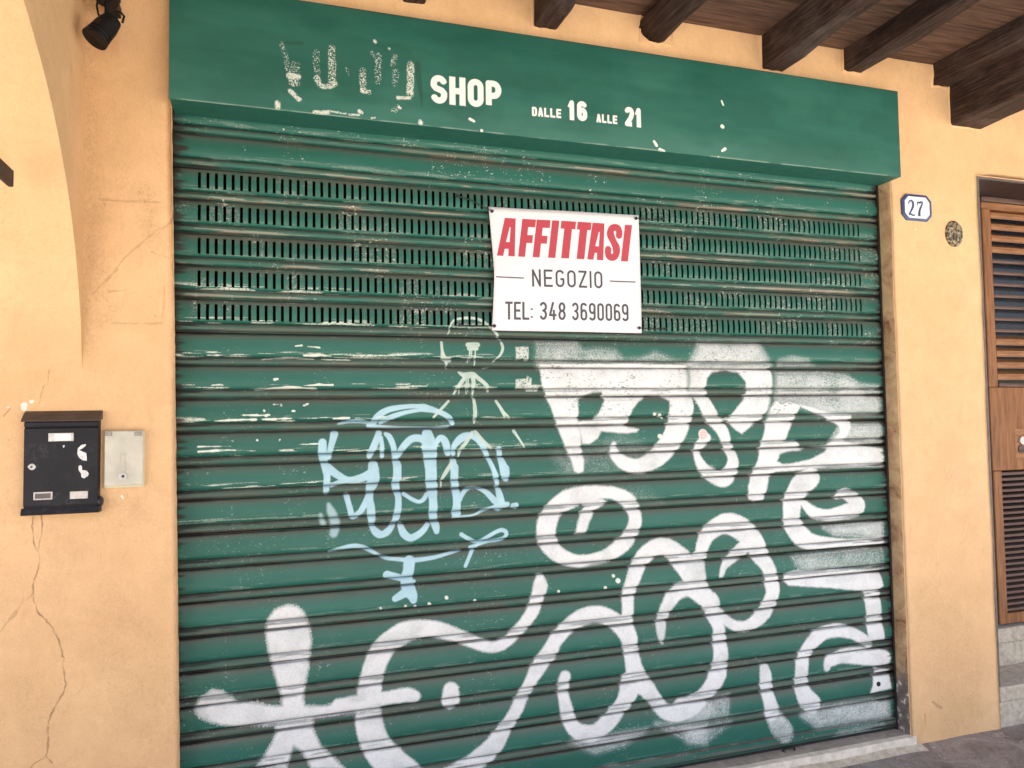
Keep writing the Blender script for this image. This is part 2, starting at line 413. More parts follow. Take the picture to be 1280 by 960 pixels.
# ------------------------------------------------------------------ flat paint: shutter graffiti, chips and dirt
def build_paint():
    C = Canvas(-.04, 0.0, 2.94, 2.50, .0017)
    H, Wd = C.h, C.w
    n1 = fbm(H, Wd, 14, 14, 1); n2 = fbm(H, Wd, 2.2, 2.2, 5, 2); n3 = fbm(H, Wd, 60, 60, 9); hs = fbm(H, Wd, 3, 60, 13, 3)
    fine = np.random.RandomState(3).rand(H, Wd).astype(np.float32)
    Xm = (C.x0 + (np.arange(Wd) + .5) * C.res)[None, :]; Zm = (C.z0 + (np.arange(H) + .5) * C.res)[:, None]
    tt = ((Z0 - Zm) / P) % 1.0 + 0 * Xm; idx = np.floor((Z0 - Zm) / P) + 0 * Xm
    WHITE = (.74, .765, .775)
    def cov(D, soft, edge=.004): return sstep(soft, -soft, D + (n1 - .5) * edge)
    def over(D, reach, amt):                # mist of fine drops round a sprayed edge
        f = np.exp(-np.maximum(D, 0) / reach) * amt
        return np.where((fine * .55 + n2 * .45) < f * .75, .75, 0) * (D > 0)
    a1 = tracer(640, 420, 16 / 3, YF); a2 = tracer(860, 420, 4.923, YF); a3 = tracer(640, 590, 16 / 3, YF); a4 = tracer(860, 590, 4.923, YF)
    a5 = tracer(640, 760, 16 / 3, YF); a6 = tracer(860, 740, 4.923, YF); a7 = tracer(220, 740, 4.3625, YF); a8 = tracer(430, 700, 3.693, YF)
    # chips and rubbed streaks below the graffiti
    zone = np.clip(1.25 - Xm / 1.1, 0, 1) * sstep(1.05, 1.3, Zm) * sstep(1.95, 1.8, Zm) + .10
    ridge = sstep(.50, .60, tt) * sstep(.76, .70, tt)
    st = fbm(H, Wd, 2.2, 46, 23, 3); st2 = fbm(H, Wd, 40, 130, 29, 2)
    C.lay((.58, .66, .60), sstep(.60, .66, st + (st2 - .5) * .5) * ridge * np.clip(zone * 1.5, 0, 1) * (fine > .12))
    bead = sstep(.82, .86, tt) * sstep(.99, .95, tt)
    C.lay((.118, .100, .088), bead * (.16 + .40 * sstep(.3, .6, fbm(H, Wd, 5, 70, 19, 3))) * (1 - .7 * sstep(1.72, 1.85, Zm)))
    bw = sstep(.60, .62, fbm(H, Wd, 3, 80, 31, 3) + (st2 - .5) * .55) * bead
    up = sstep(1.78, 1.86, Zm) * (Zm < 2.42)
    C.lay((.42, .36, .31), bw * (up * .42 + .10) * sstep(.84, .88, tt) * sstep(.96, .91, tt)); 
    C.lay((.33, .15, .10), sstep(.6, .66, fbm(H, Wd, 4, 60, 37, 3) + (st2 - .5) * .4) * bead * (up * .2 + .06))
    rust = sstep(.62, .70, fbm(H, Wd, 5, 90, 41, 3)) * np.maximum(sstep(.045, .015, tt), sstep(.975, .99, tt))
    C.lay((.16, .055, .035), rust * .6)
    sp = sstep(.78, .81, fbm(H, Wd, 2.2, 3.4, 43, 2)) * sstep(.52, .64, n3)
    C.lay((.66, .72, .66), sp * (.35 + .65 * (Zm > 1.7)) * .9)
    per = (idx >= 1) & (idx <= 5)
    C.lay((.55, .58, .52), sstep(.66, .74, fbm(H, Wd, 3, 4, 47, 2)) * sstep(.56, .68, n3) * per * sstep(.22, .06, np.abs(tt - .14)) * .7)
    C.lay((.30, .29, .26), sstep(.50, .66, fbm(H, Wd, 2, 2, 49, 1)) * sstep(.47, .62, n3) * per * sstep(.15, .25, tt) * sstep(.72, .6, tt) * .38)
    # -------- white letters, upper right
    Ds = []
    def take(soft, amt=1., mist=(.012, .5), dens=None):
        D = C.D.copy(); a = cov(D, soft) * amt
        if dens is not None: a = a * np.clip(dens + (n2 - .5) * .9 + (fine - .5) * .5 + (n3 - .5) * .8, .02, 1)
        wear = 1 - .16 * sstep(.55, .8, n3) - .5 * (Zm > 1.42) * sstep(.66, .74, fbm(H, Wd, 2.5, 6, 53, 2)) * sstep(.5, .7, fbm(H, Wd, 40, 60, 59, 2))
        miss = 1 - .55 * sstep(.055, .035, np.abs(tt - .80)) * sstep(.42, .62, hs) - .35 * sstep(.09, .04, tt) * sstep(.45, .65, hs)
        thin = 1 - .11 * sstep(.45, .75, fbm(H, Wd, 26, 34, 83, 3)) - .10 * sstep(.4, .7, n2)
        C.lay(WHITE, a * np.clip(wear * miss * thin, 0, 1))
        if mist: C.lay(WHITE, over(D, *mist))
        C.new()
    # speckled mist first
    C.poly(a1((175, 55), (430, 55), (470, 110), (560, 95), (680, 105), (745, 170), (860, 160), (960, 120), (1070, 170), (1180, 190), (180, 190)))
    take(0.030, .8, (.02, .5), .66)
    C.poly(a2((70, 40), (440, 50), (510, 180), (0, 185))); take(0.023, .9, (.012, .5), .72)
    C.poly(a2((560, 150), (640, 130), (740, 145), (780, 180), (560, 182))); take(0.019, .7, (.01, .4), .6)
    C.poly(a2((540, 232), (830, 228), (970, 245), (1060, 300), (1170, 310), (1190, 470), (860, 480), (700, 430), (540, 420))); take(0.023, .85, (.012, .6), .68)
    C.poly(a2((930, 545), (1185, 545), (1195, 650), (860, 670))); take(0.015, .85, (.01, .6), .66)
    C.poly(a4((835, 345), (1000, 330), (1200, 300), (1200, 430), (1050, 392), (900, 385))); take(0.019, .9, (.012, .6), .68)
    C.poly(a4((650, 525), (1190, 465), (1200, 590), (690, 610))); take(0.023, .8, (.02, .5), .56)
    C.poly(a6((735, 720), (1230, 655), (1245, 765), (800, 830), (700, 760))); take(0.023, .92, (.014, .5), .74)
    C.poly(a6((930, 850), (1200, 800), (1200, 860), (900, 890))); take(0.019, .6, (.02, .4), .5)
    C.poly(a5((400, 890), (900, 810), (760, 900), (560, 960))); take(0.027, .9, (.014, .5), .7)
    C.poly(a5((960, 770), (1290, 760), (1290, 900), (1200, 890), (1080, 830))); take(0.027, .8, (.02, .5), .6)
    C.poly(a6((-10, 700), (250, 640), (240, 760), (0, 800))); take(0.023, .9, (.016, .5), .62)
    C.poly(a6((-10, 850), (260, 800), (130, 900), (0, 920))); take(0.030, .7, (.02, .5), .5)
    C.poly(a1((290, 800), (400, 820), (640, 700), (720, 640), (900, 760), (640, 900), (340, 920))); take(.04, .5, None, .32)
    C.poly(a3((640, 120), (900, 110), (1000, 200), (820, 190))); take(.03, .4, None, .3)
    # letter 1
    C.poly(a1((186, 185), (440, 185), (440, 240), (440, 560), (460, 640), (462, 740), (480, 830), (475, 900), (445, 917), (415, 900), (390, 810), (340, 700), (290, 560), (240, 430), (195, 300)))
    C.poly(a1((185, 190), (740, 180), (1190, 195), (1190, 430), (1050, 430), (1000, 398), (900, 398), (850, 430), (620, 430), (600, 372), (540, 375), (440, 420), (300, 420), (200, 330)))
    C.poly(a1((620, 425), (850, 425), (800, 490), (780, 550), (760, 600), (850, 620), (830, 640), (760, 645), (600, 632), (570, 680), (520, 715), (470, 715), (455, 640), (440, 570), (540, 560), (580, 510)))
    C.stroke(a1((1130, 400, 160), (1127, 500, 168), (1108, 600, 150), (1060, 700, 142), (985, 790, 125), (900, 850, 105), (825, 868, 92), (750, 845, 85), (697, 800, 75), (678, 755, 48), (680, 722, 36)))
    # letter 2
    C.poly(a2((40, 190), (500, 190), (515, 230), (525, 340), (500, 440), (455, 505), (330, 600), (290, 575), (245, 515), (200, 510), (110, 510), (45, 390), (8, 340), (5, 200)))
    C.cut(a2((108, 330), (115, 260), (150, 225), (230, 208), (310, 228), (352, 275), (365, 330), (345, 390), (300, 440), (255, 500), (200, 510), (175, 470), (140, 400)))
    C.stroke(a2((90, 390, 85), (150, 500, 82), (205, 570, 75), (248, 680, 56), (275, 760, 68), (262, 835, 90), (215, 880, 95), (140, 852, 78), (85, 800, 60), (58, 740, 46), (62, 690, 50), (95, 645, 58), (118, 625, 45)))
    # letter 3
    C.poly(a2((540, 400), (700, 420), (860, 470), (1010, 480), (1000, 560), (960, 650), (1200, 690), (1205, 800), (820, 812), (600, 832), (540, 835), (500, 870), (480, 960), (465, 1010), (420, 1022), (375, 1005), (370, 930), (395, 850), (430, 760), (455, 650), (475, 560), (500, 440)))
    C.cut(a2((690, 432), (850, 500), (930, 550), (935, 590), (900, 640), (850, 672), (700, 690), (665, 640), (600, 645), (615, 590), (645, 530)))
    C.cut(a2((545, 770), (565, 725), (620, 708), (680, 705), (740, 680), (860, 690), (840, 715), (740, 762), (640, 785), (580, 790)))
    # letter 4
    C.stroke(a4((760, 30, 115), (680, 105, 130), (642, 200, 118), (640, 290, 112), (680, 375, 120), (760, 432, 90), (900, 438, 55), (1060, 435, 42), (1190, 425, 40)))
    C.stroke(a4((700, 170, 40), (760, 240, 62), (850, 266, 62), (950, 250, 78), (1040, 222, 92), (1035, 180, 85), (970, 132, 62), (920, 150, 34)))
    C.poly(a4((595, 630), (650, 605), (1180, 598), (1200, 700), (1170, 735), (1090, 735), (900, 715), (620, 700), (588, 665)))
    C.poly(a6((1085, -10), (1180, -10), (1190, 100), (1210, 290), (1130, 300), (1110, 290), (1095, 100)))
    # G
    C.stroke(a6((1115, 312, 55), (1020, 258, 62), (930, 238, 70), (840, 252, 72), (770, 305, 80), (725, 370, 86), (703, 460, 86), (700, 560, 90), (722, 640, 108), (770, 690, 105)))
    C.stroke(a6((855, 470, 40), (872, 432, 60), (950, 398, 80), (1050, 395, 95), (1150, 402, 95), (1215, 410, 75)))
    C.poly(a6((1150, 470), (1240, 480), (1250, 590), (1120, 622), (1140, 560)))
    # l
    C.stroke(a6((473, 475, 60), (480, 540, 80), (495, 640, 80), (520, 740, 92)))
    # loops
    C.stroke(a4((78, 530, 80), (95, 440, 85), (140, 365, 100), (230, 318, 120), (320, 345, 130), (392, 412, 130), (442, 500, 110), (500, 600, 82), (520, 690, 95), (515, 770, 85), (480, 860, 82)))
    C.stroke(a6((515, 30, 92), (485, 105, 90), (430, 170, 80), (370, 208, 66), (310, 214, 60), (250, 188, 56), (200, 140, 60)))
    C.stroke(a4((205, 632, 28), (222, 580, 40), (262, 535, 55), (320, 485, 80), (380, 430, 90)))
    C.stroke(a4((70, 520, 80), (58, 580, 100), (55, 650, 112), (95, 740, 100), (150, 840, 100)))
    C.stroke(a3((772, 960, 75), (775, 850, 85), (792, 760, 95), (832, 650, 100), (882, 560, 112), (960, 505, 105), (1040, 505, 110), (1112, 565, 130), (1180, 640, 150), (1225, 715, 150)))
    C.stroke(a6((140, 60, 108), (160, 130, 100), (185, 210, 78), (197, 300, 90), (200, 400, 98), (190, 500, 108)))
    C.stroke(a5((1003, 232, 18), (992, 160, 58), (1005, 60, 74), (1050, -40, 90), (1110, -110, 100), (1190, -125, 95), (1270, -80, 110)))
    C.stroke(a6((195, 480, 108), (155, 570, 108), (95, 635, 90), (20, 690, 88), (-50, 705, 88)))
    C.stroke(a5((1260, 620, 85), (1180, 685, 88), (1090, 708, 92), (1010, 680, 95), (955, 610, 88), (900, 540, 110), (845, 480, 130), (812, 400, 115), (800, 300, 102), (780, 200, 110), (770, 100, 84), (770, 0, 78)))
    C.stroke(a5((-30, 790, 70), (20, 690, 72), (90, 560, 80), (180, 380, 88), (270, 245, 92), (360, 140, 98), (450, 72, 108), (560, 42, 108), (660, 70, 100), (735, 130, 110), (785, 210, 110)))
    C.stroke(a5((800, 490, 150), (762, 600, 120), (700, 690, 108), (630, 775, 105), (550, 832, 108), (460, 832, 100), (402, 785, 90), (370, 700, 90), (347, 600, 76), (345, 500, 80), (352, 460, 76)))
    C.stroke(a8((985, 350, 52), (950, 440, 58), (890, 520, 55), (840, 600, 50), (790, 700, 60), (742, 780, 66), (690, 860, 88), (620, 920, 92), (540, 955, 55), (470, 975, 30)))
    # ring
    C.stroke(a3((600, 135, 80), (500, 145, 100), (380, 182, 130), (290, 242, 120), (242, 320, 130), (225, 400, 130), (255, 490, 120), (322, 558, 95), (430, 592, 80), (540, 582, 75), (640, 550, 85), (730, 490, 98), (790, 420, 95), (820, 330, 90), (812, 250, 90), (770, 190, 95), (690, 145, 80)), closed=True)
    C.poly(a3((425, 415), (432, 350), (470, 250), (520, 200), (600, 180), (640, 200), (560, 250), (515, 330), (490, 410)))
    C.stroke(a3((495, 190, 70), (560, 165, 60)))
    # long tail, dots
    C.stroke(a8((907, 80, 32), (906, 120, 66), (895, 165, 64), (880, 220, 60), (842, 280, 57), (800, 330, 55), (760, 370, 50), (700, 402, 46), (640, 394, 50), (580, 372, 55), (500, 342, 62), (420, 322, 75), (350, 322, 84), (270, 342, 100), (200, 390, 102), (158, 450, 105), (130, 530, 105), (117, 620, 112), (112, 700, 118), (122, 780, 124), (152, 860, 132), (212, 930, 138), (290, 1000, 145)))
    C.stroke(a8((-30, 668, 50), (100, 652, 70), (200, 638, 62), (290, 624, 64), (325, 632, 56)))
    C.stroke(a8((493, 604, 74), (493, 645, 86)))
    take(.0055, 1., (.009, .45))
    # the soft-edged t at lower left and the l's foot
    C.poly(a7((500, 150), (535, 100), (600, 72), (660, 80), (700, 115), (725, 185), (738, 260), (732, 340), (718, 420), (700, 520), (695, 590), (700, 620), (820, 622), (900, 592), (1047, 602), (1047, 650), (750, 690), (745, 745), (790, 840), (920, 965), (740, 965), (690, 870), (640, 835), (600, 965), (430, 965), (490, 880), (550, 770), (540, 725), (330, 733), (200, 713), (125, 680), (98, 640), (125, 580), (200, 527), (260, 542), (340, 600), (450, 610), (520, 625), (580, 620), (575, 560), (550, 480), (525, 400), (503, 320), (492, 230)))
    take(.008, 1., (.010, .6))
    C.stroke(a6((520, 740, 92), (560, 820, 112), (595, 865, 105))); take(.010, .9, (.012, .5), .78)
    C.stroke(a2((528, 235, 20), (530, 340, 18), (502, 430, 16), (488, 500, 14))); C.stroke(a2((3, 190, 16), (4, 330, 14)))
    C.lay((.10, .19, .155), sstep(.010, -.004, C.D) * .62); C.new()
    # -------- dark felt tip and worn bits on the white
    scuff = sstep(.66, .72, fbm(H, Wd, 2.4, 5, 61, 2)) * sstep(.56, .70, fbm(H, Wd, 30, 45, 67, 2)) * sstep(1.2, 1.5, Xm + .2 * Zm) * (Zm > 1.45)
    C.lay((.10, .12, .11), scuff * .75 * C.a)
    # -------- light blue tag
    b1 = tracer(390, 490, 9.143, YF); b2 = tracer(520, 490, 9.143, YF); b3 = tracer(390, 580, 9.143, YF); b4 = tracer(520, 580, 9.143, YF); b5 = tracer(400, 670, 5.12, YF)
    for t, s in ((b1, [(300, 365, 20), (430, 340, 40), (560, 335, 48), (650, 355, 40)]), (b1, [(690, 370, 70), (760, 272, 75), (860, 210, 70), (1000, 178, 60), (1150, 165, 50), (1280, 170, 62), (1308, 190, 85)]),
                 (b2, [(60, 185, 85), (130, 192, 82), (220, 215, 60), (320, 255, 55), (390, 305, 58), (415, 360, 52)]), (b1, [(1560, 395, 34), (1400, 408, 28), (1200, 410, 30), (900, 405, 34), (640, 385, 40)]),
                 (b1, [(780, 350, 40), (900, 290, 60), (1050, 240, 50), (1200, 212, 42), (1300, 205, 40)]), (b1, [(120, 575, 92), (120, 700, 100), (140, 800, 90), (165, 920, 85)]), (b3, [(165, 30, 85), (172, 150, 80), (165, 260, 72), (160, 330, 60)]),
                 (b1, [(255, 480, 90), (212, 640, 62), (190, 745, 60)]), (b3, [(185, 50, 100), (300, 135, 80), (420, 190, 80), (560, 165, 92), (680, 110, 110), (720, 60, 90)]), (b3, [(220, 250, 45), (330, 210, 60), (450, 190, 50)]),
                 (b3, [(395, 360, 65), (430, 500, 64), (465, 600, 70), (540, 560, 66), (600, 470, 75), (650, 370, 75)]), (b3, [(700, 20, 110), (700, 180, 140), (668, 290, 100), (665, 400, 70), (672, 500, 92), (680, 600, 95), (690, 710, 66), (740, 780, 90), (800, 800, 78), (870, 760, 78), (925, 690, 60), (970, 590, 80), (985, 480, 75), (985, 370, 70), (955, 250, 90), (972, 150, 95), (975, 30, 95)]),
                 (b1, [(765, 470, 70), (705, 620, 82), (655, 730, 60)]), (b1, [(785, 520, 50), (800, 620, 50), (800, 730, 50)]), (b1, [(840, 475, 40), (885, 510, 68), (930, 620, 66), (945, 720, 62), (970, 830, 90)]),
                 (b1, [(985, 720, 60), (1005, 680, 72), (1060, 600, 80), (1140, 532, 82), (1235, 525, 85), (1300, 560, 90)]), (b2, [(130, 480, 125), (150, 600, 170), (162, 690, 165), (165, 850, 135)]), (b4, [(170, 40, 132), (175, 200, 132), (188, 280, 130), (192, 380, 95), (197, 500, 100), (195, 590, 95), (205, 640, 85), (225, 700, 92), (235, 765, 62)]),
                 (b2, [(215, 610, 60), (250, 545, 66), (290, 520, 74), (335, 570, 85), (365, 690, 72)]), (b3, [(1010, 700, 66), (1050, 790, 88), (1120, 838, 80), (1200, 810, 80), (1275, 750, 72), (1320, 690, 55)]), (b3, [(1050, 345, 45), (1140, 402, 45), (1220, 432, 45), (1275, 405, 50), (1310, 350, 45)]),
                 (b2, [(425, 700, 50), (440, 605, 66), (520, 522, 88), (620, 492, 70), (700, 540, 60), (770, 620, 68), (800, 690, 60), (830, 760, 50), (900, 920, 56)]), (b2, [(425, 780, 70), (435, 900, 90)]), (b4, [(440, 40, 90), (440, 180, 88), (460, 330, 88), (465, 450, 90), (462, 560, 110)]),
                 (b4, [(490, 440, 40), (530, 345, 50), (600, 285, 40), (690, 275, 30), (800, 322, 58), (880, 402, 70), (950, 462, 74)]), (b4, [(940, 480, 110), (1040, 462, 60)]), (b4, [(1110, 478, 60), (1140, 478, 74)]), (b4, [(890, 490, 40), (770, 530, 30), (640, 588, 26), (430, 612, 38)]),
                 (b4, [(870, 20, 50), (915, 150, 64), (930, 240, 50), (952, 340, 76), (970, 440, 92)]), (b2, [(950, 645, 66), (960, 735, 60), (990, 830, 90), (1015, 920, 110)]), (b4, [(1015, 60, 105), (1028, 160, 84)]),
                 (b4, [(518, 800, 46), (600, 850, 45), (700, 888, 38), (800, 840, 45), (900, 780, 45), (980, 752, 44), (1030, 780, 46), (1012, 838, 46), (920, 868, 40), (800, 890, 30), (620, 950, 44)]), (b5, [(1010, 50, 22), (970, 105, 24), (930, 192, 22)]),
                 (b5, [(55, 97, 8), (130, 76, 24), (210, 60, 30), (280, 70, 28), (345, 102, 22), (420, 140, 22), (500, 150, 25), (600, 155, 28), (720, 140, 25), (820, 115, 18), (905, 92, 12)]), (b5, [(572, 165, 76), (566, 220, 72), (555, 275, 80), (570, 345, 85), (592, 385, 62), (598, 412, 44)]), (b5, [(428, 248, 52), (490, 262, 46), (600, 292, 26)]), (b5, [(550, 362, 60), (480, 402, 40)])):
        C.stroke(t(*s), pad=.012)
    a = cov(C.D, .0022, .002) * (.78 + .22 * n1); C.lay((.43, .66, .76), a); C.new()
    C.stroke(b3((190, 470, 40), (215, 540, 90), (245, 610, 100), (265, 690, 110), (250, 790, 90)), pad=.02); C.stroke(b3((98, 580, 30), (105, 620, 50), (130, 690, 60)), pad=.02)
    C.lay((.42, .60, .64), cov(C.D, .006) * .75); C.new()
    # pale older tag with drips
    b6 = tracer(530, 390, 6.857, YF)
    for t, s in ((b6, [(150, 258, 20), (155, 330, 26), (172, 390, 45), (215, 405, 44)]), (b6, [(190, 420, 30), (194, 455, 12), (194, 485, 10)]), (b6, [(375, 278, 40), (460, 278, 40)]), (b6, [(385, 310, 36), (450, 310, 36)]), (b6, [(392, 325, 16), (388, 380, 9), (370, 430, 9)]), (b6, [(408, 330, 10), (405, 370, 9), (392, 415, 7)]),
                 (b6, [(438, 325, 14), (438, 390, 12), (433, 452, 13)]), (b6, [(664, 262, 22), (674, 310, 24), (650, 370, 20), (590, 426, 12)]), (b6, [(565, 470, 10), (510, 482, 14)]), (b6, [(205, 192, 10), (220, 160, 9), (226, 120, 14), (260, 72, 18), (320, 58, 24), (390, 55, 26), (470, 66, 24), (550, 115, 20), (620, 185, 20), (655, 232, 18)]),
                 (b6, [(295, 515, 14), (345, 542, 46), (420, 540, 52), (455, 560, 30)]), (b6, [(350, 560, 36), (300, 630, 28), (255, 702, 18)]), (b6, [(362, 570, 9), (362, 700, 9)]), (b6, [(378, 560, 10), (378, 682, 9)]), (b6, [(420, 550, 40), (425, 640, 28), (415, 705, 14)]), (b6, [(450, 555, 36), (540, 632, 30), (547, 682, 14)]), (b6, [(310, 640, 10), (298, 695, 10)]),
                 (b6, [(424, 715, 12), (430, 760, 28), (438, 880, 32), (430, 948, 16)]), (b6, [(212, 765, 22), (150, 830, 25), (84, 902, 22)]), (b6, [(620, 765, 24), (670, 850, 30), (698, 915, 14)]), (b6, [(672, 850, 24), (738, 912, 20)]),
                 (b2, [(645, 455, 34), (580, 560, 42), (500, 670, 38), (485, 745, 12)]), (b2, [(680, 450, 42), (760, 550, 45), (872, 645, 24)]), (b2, [(1120, 440, 35), (1240, 625, 22)]), (b4, [(405, 0, 46), (340, 100, 44), (292, 190, 28), (285, 275, 12)])):
        C.stroke(t(*s), pad=.012)
    C.lay((.50, .62, .56), cov(C.D, .0015, .003) * (.75 + .3 * n1)); C.new()
    # scraped patches of paper and traced chips at left
    for s in ([(20, 70), (110, 65), (115, 160), (90, 165), (75, 140), (30, 160)], [(25, 290), (95, 285), (100, 265), (130, 280), (130, 325), (195, 330), (165, 370), (95, 370), (90, 345), (25, 355)]):
        C.poly(a1(*s))
    C.lay((.52, .58, .54), cov(C.D, .002, .004) * np.where(n2 < .62, 1, .25)); C.new()
    c7 = tracer(220, 410, 5.818, YF)
    for s in ([(625, 225, 5), (700, 215, 14), (850, 212, 16), (1000, 222, 8)], [(930, 195, 10), (1050, 195, 18), (1130, 200, 8)], [(1060, 222, 10), (1180, 226, 14), (1270, 230, 6)], [(870, 128, 8), (915, 122, 14)], [(960, 130, 8), (1045, 138, 8)], [(225, 192, 8), (370, 192, 8)],
              [(575, 452, 5), (700, 440, 14), (850, 432, 22), (1020, 442, 10)], [(925, 420, 8), (1040, 412, 18), (1140, 415, 12)], [(718, 376, 20), (740, 372, 14)], [(260, 418, 6), (320, 412, 12), (340, 416, 8)],
              [(490, 634, 12), (600, 632, 20), (680, 632, 14)], [(280, 676, 8), (400, 670, 16), (500, 668, 20), (580, 666, 18)], [(630, 664, 16), (730, 664, 20)], [(640, 600, 20), (640, 604, 20)], [(655, 640, 24), (668, 630, 16)], [(745, 660, 10), (840, 658, 10)], [(712, 556, 8), (745, 556, 8)], [(765, 560, 16), (766, 562, 16)], [(930, 562, 14), (960, 552, 12)], [(850, 604, 14), (862, 604, 12)],
              [(160, 862, 10), (300, 860, 10), (400, 860, 6)], [(165, 900, 14), (300, 890, 20), (430, 886, 12)], [(1145, 658, 14), (1260, 656, 14)], [(895, 845, 8), (1040, 842, 10)], [(755, 812, 14), (750, 822, 8)], [(590, 815, 12), (592, 817, 12)]):
        C.stroke(c7(*s), smooth=False, pad=.008)
    C.lay((.67, .73, .67), cov(C.D, .0012, .006) * np.where(hs > .33, 1, .2)); C.new()
    c8 = tracer(430, 700, 3.693, YF)
    for x, y, r in ((168, 222, 12), (283, 212, 10), (327, 214, 12), (392, 202, 14), (472, 173, 13), (604, 188, 13)): C.stroke(c8((x, y, r), (x + 3, y + 3, r)), pad=.008)
    for x, y, r in ((705, 722, 30), (622, 770, 20), (675, 690, 18), (310, 795, 18)): C.stroke(a3((x, y, r), (x + 4, y + 3, r)), pad=.008)
    for x, y, r in ((950, 518, 20), (985, 525, 22), (1000, 540, 14), (985, 665, 30)): C.stroke(a1((x, y, r), (x + 4, y + 3, r)), pad=.008)
    C.lay((.66, .72, .66), cov(C.D, .0014, .004)); C.new()
    # small round red-and-white sticker
    C.stroke(a2((92, 603, 60), (93, 608, 60)), pad=.01); C.lay((.72, .62, .60), cov(C.D, .0012, .001))
    C.lay((.55, .16, .15), ((C.D < -.003) & (np.sin(Zm * 2200) > .1) & (n2 > .42)) * .75); C.new()
    # black grease at the slat ends and along some joints
    e = np.minimum(Xm - .004, 2.872 - Xm); g1 = fbm(H, Wd, 6, 40, 71, 3); 
    joint = np.maximum(sstep(.90, .98, tt), sstep(.12, .0, tt)) + sstep(.74, .79, tt) * sstep(.86, .80, tt)
    ga = sstep(.026, -.008, e - (g1 - .5) * .07) * .94
    ga = np.maximum(ga, np.clip(joint, 0, 1) * sstep(.14, .03, e - (g1 - .5) * .22) * .9)
    ga = np.maximum(ga, np.clip(joint, 0, 1) * sstep(.60, .72, g1) * .5 * sstep(1.0, .2, Xm))
    C.lay((.022, .020, .018), ga)
    hinge = np.maximum(np.maximum(sstep(.034, .022, tt), sstep(.956, .968, tt)), sstep(.70, .715, tt) * sstep(.752, .740, tt) * .8)  # groove shade and hinge grease painted together along every joint and crease
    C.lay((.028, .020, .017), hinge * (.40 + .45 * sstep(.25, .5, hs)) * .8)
    return C
CP = build_paint(); IMG_SHUTTER = CP.image('shutter_paint')

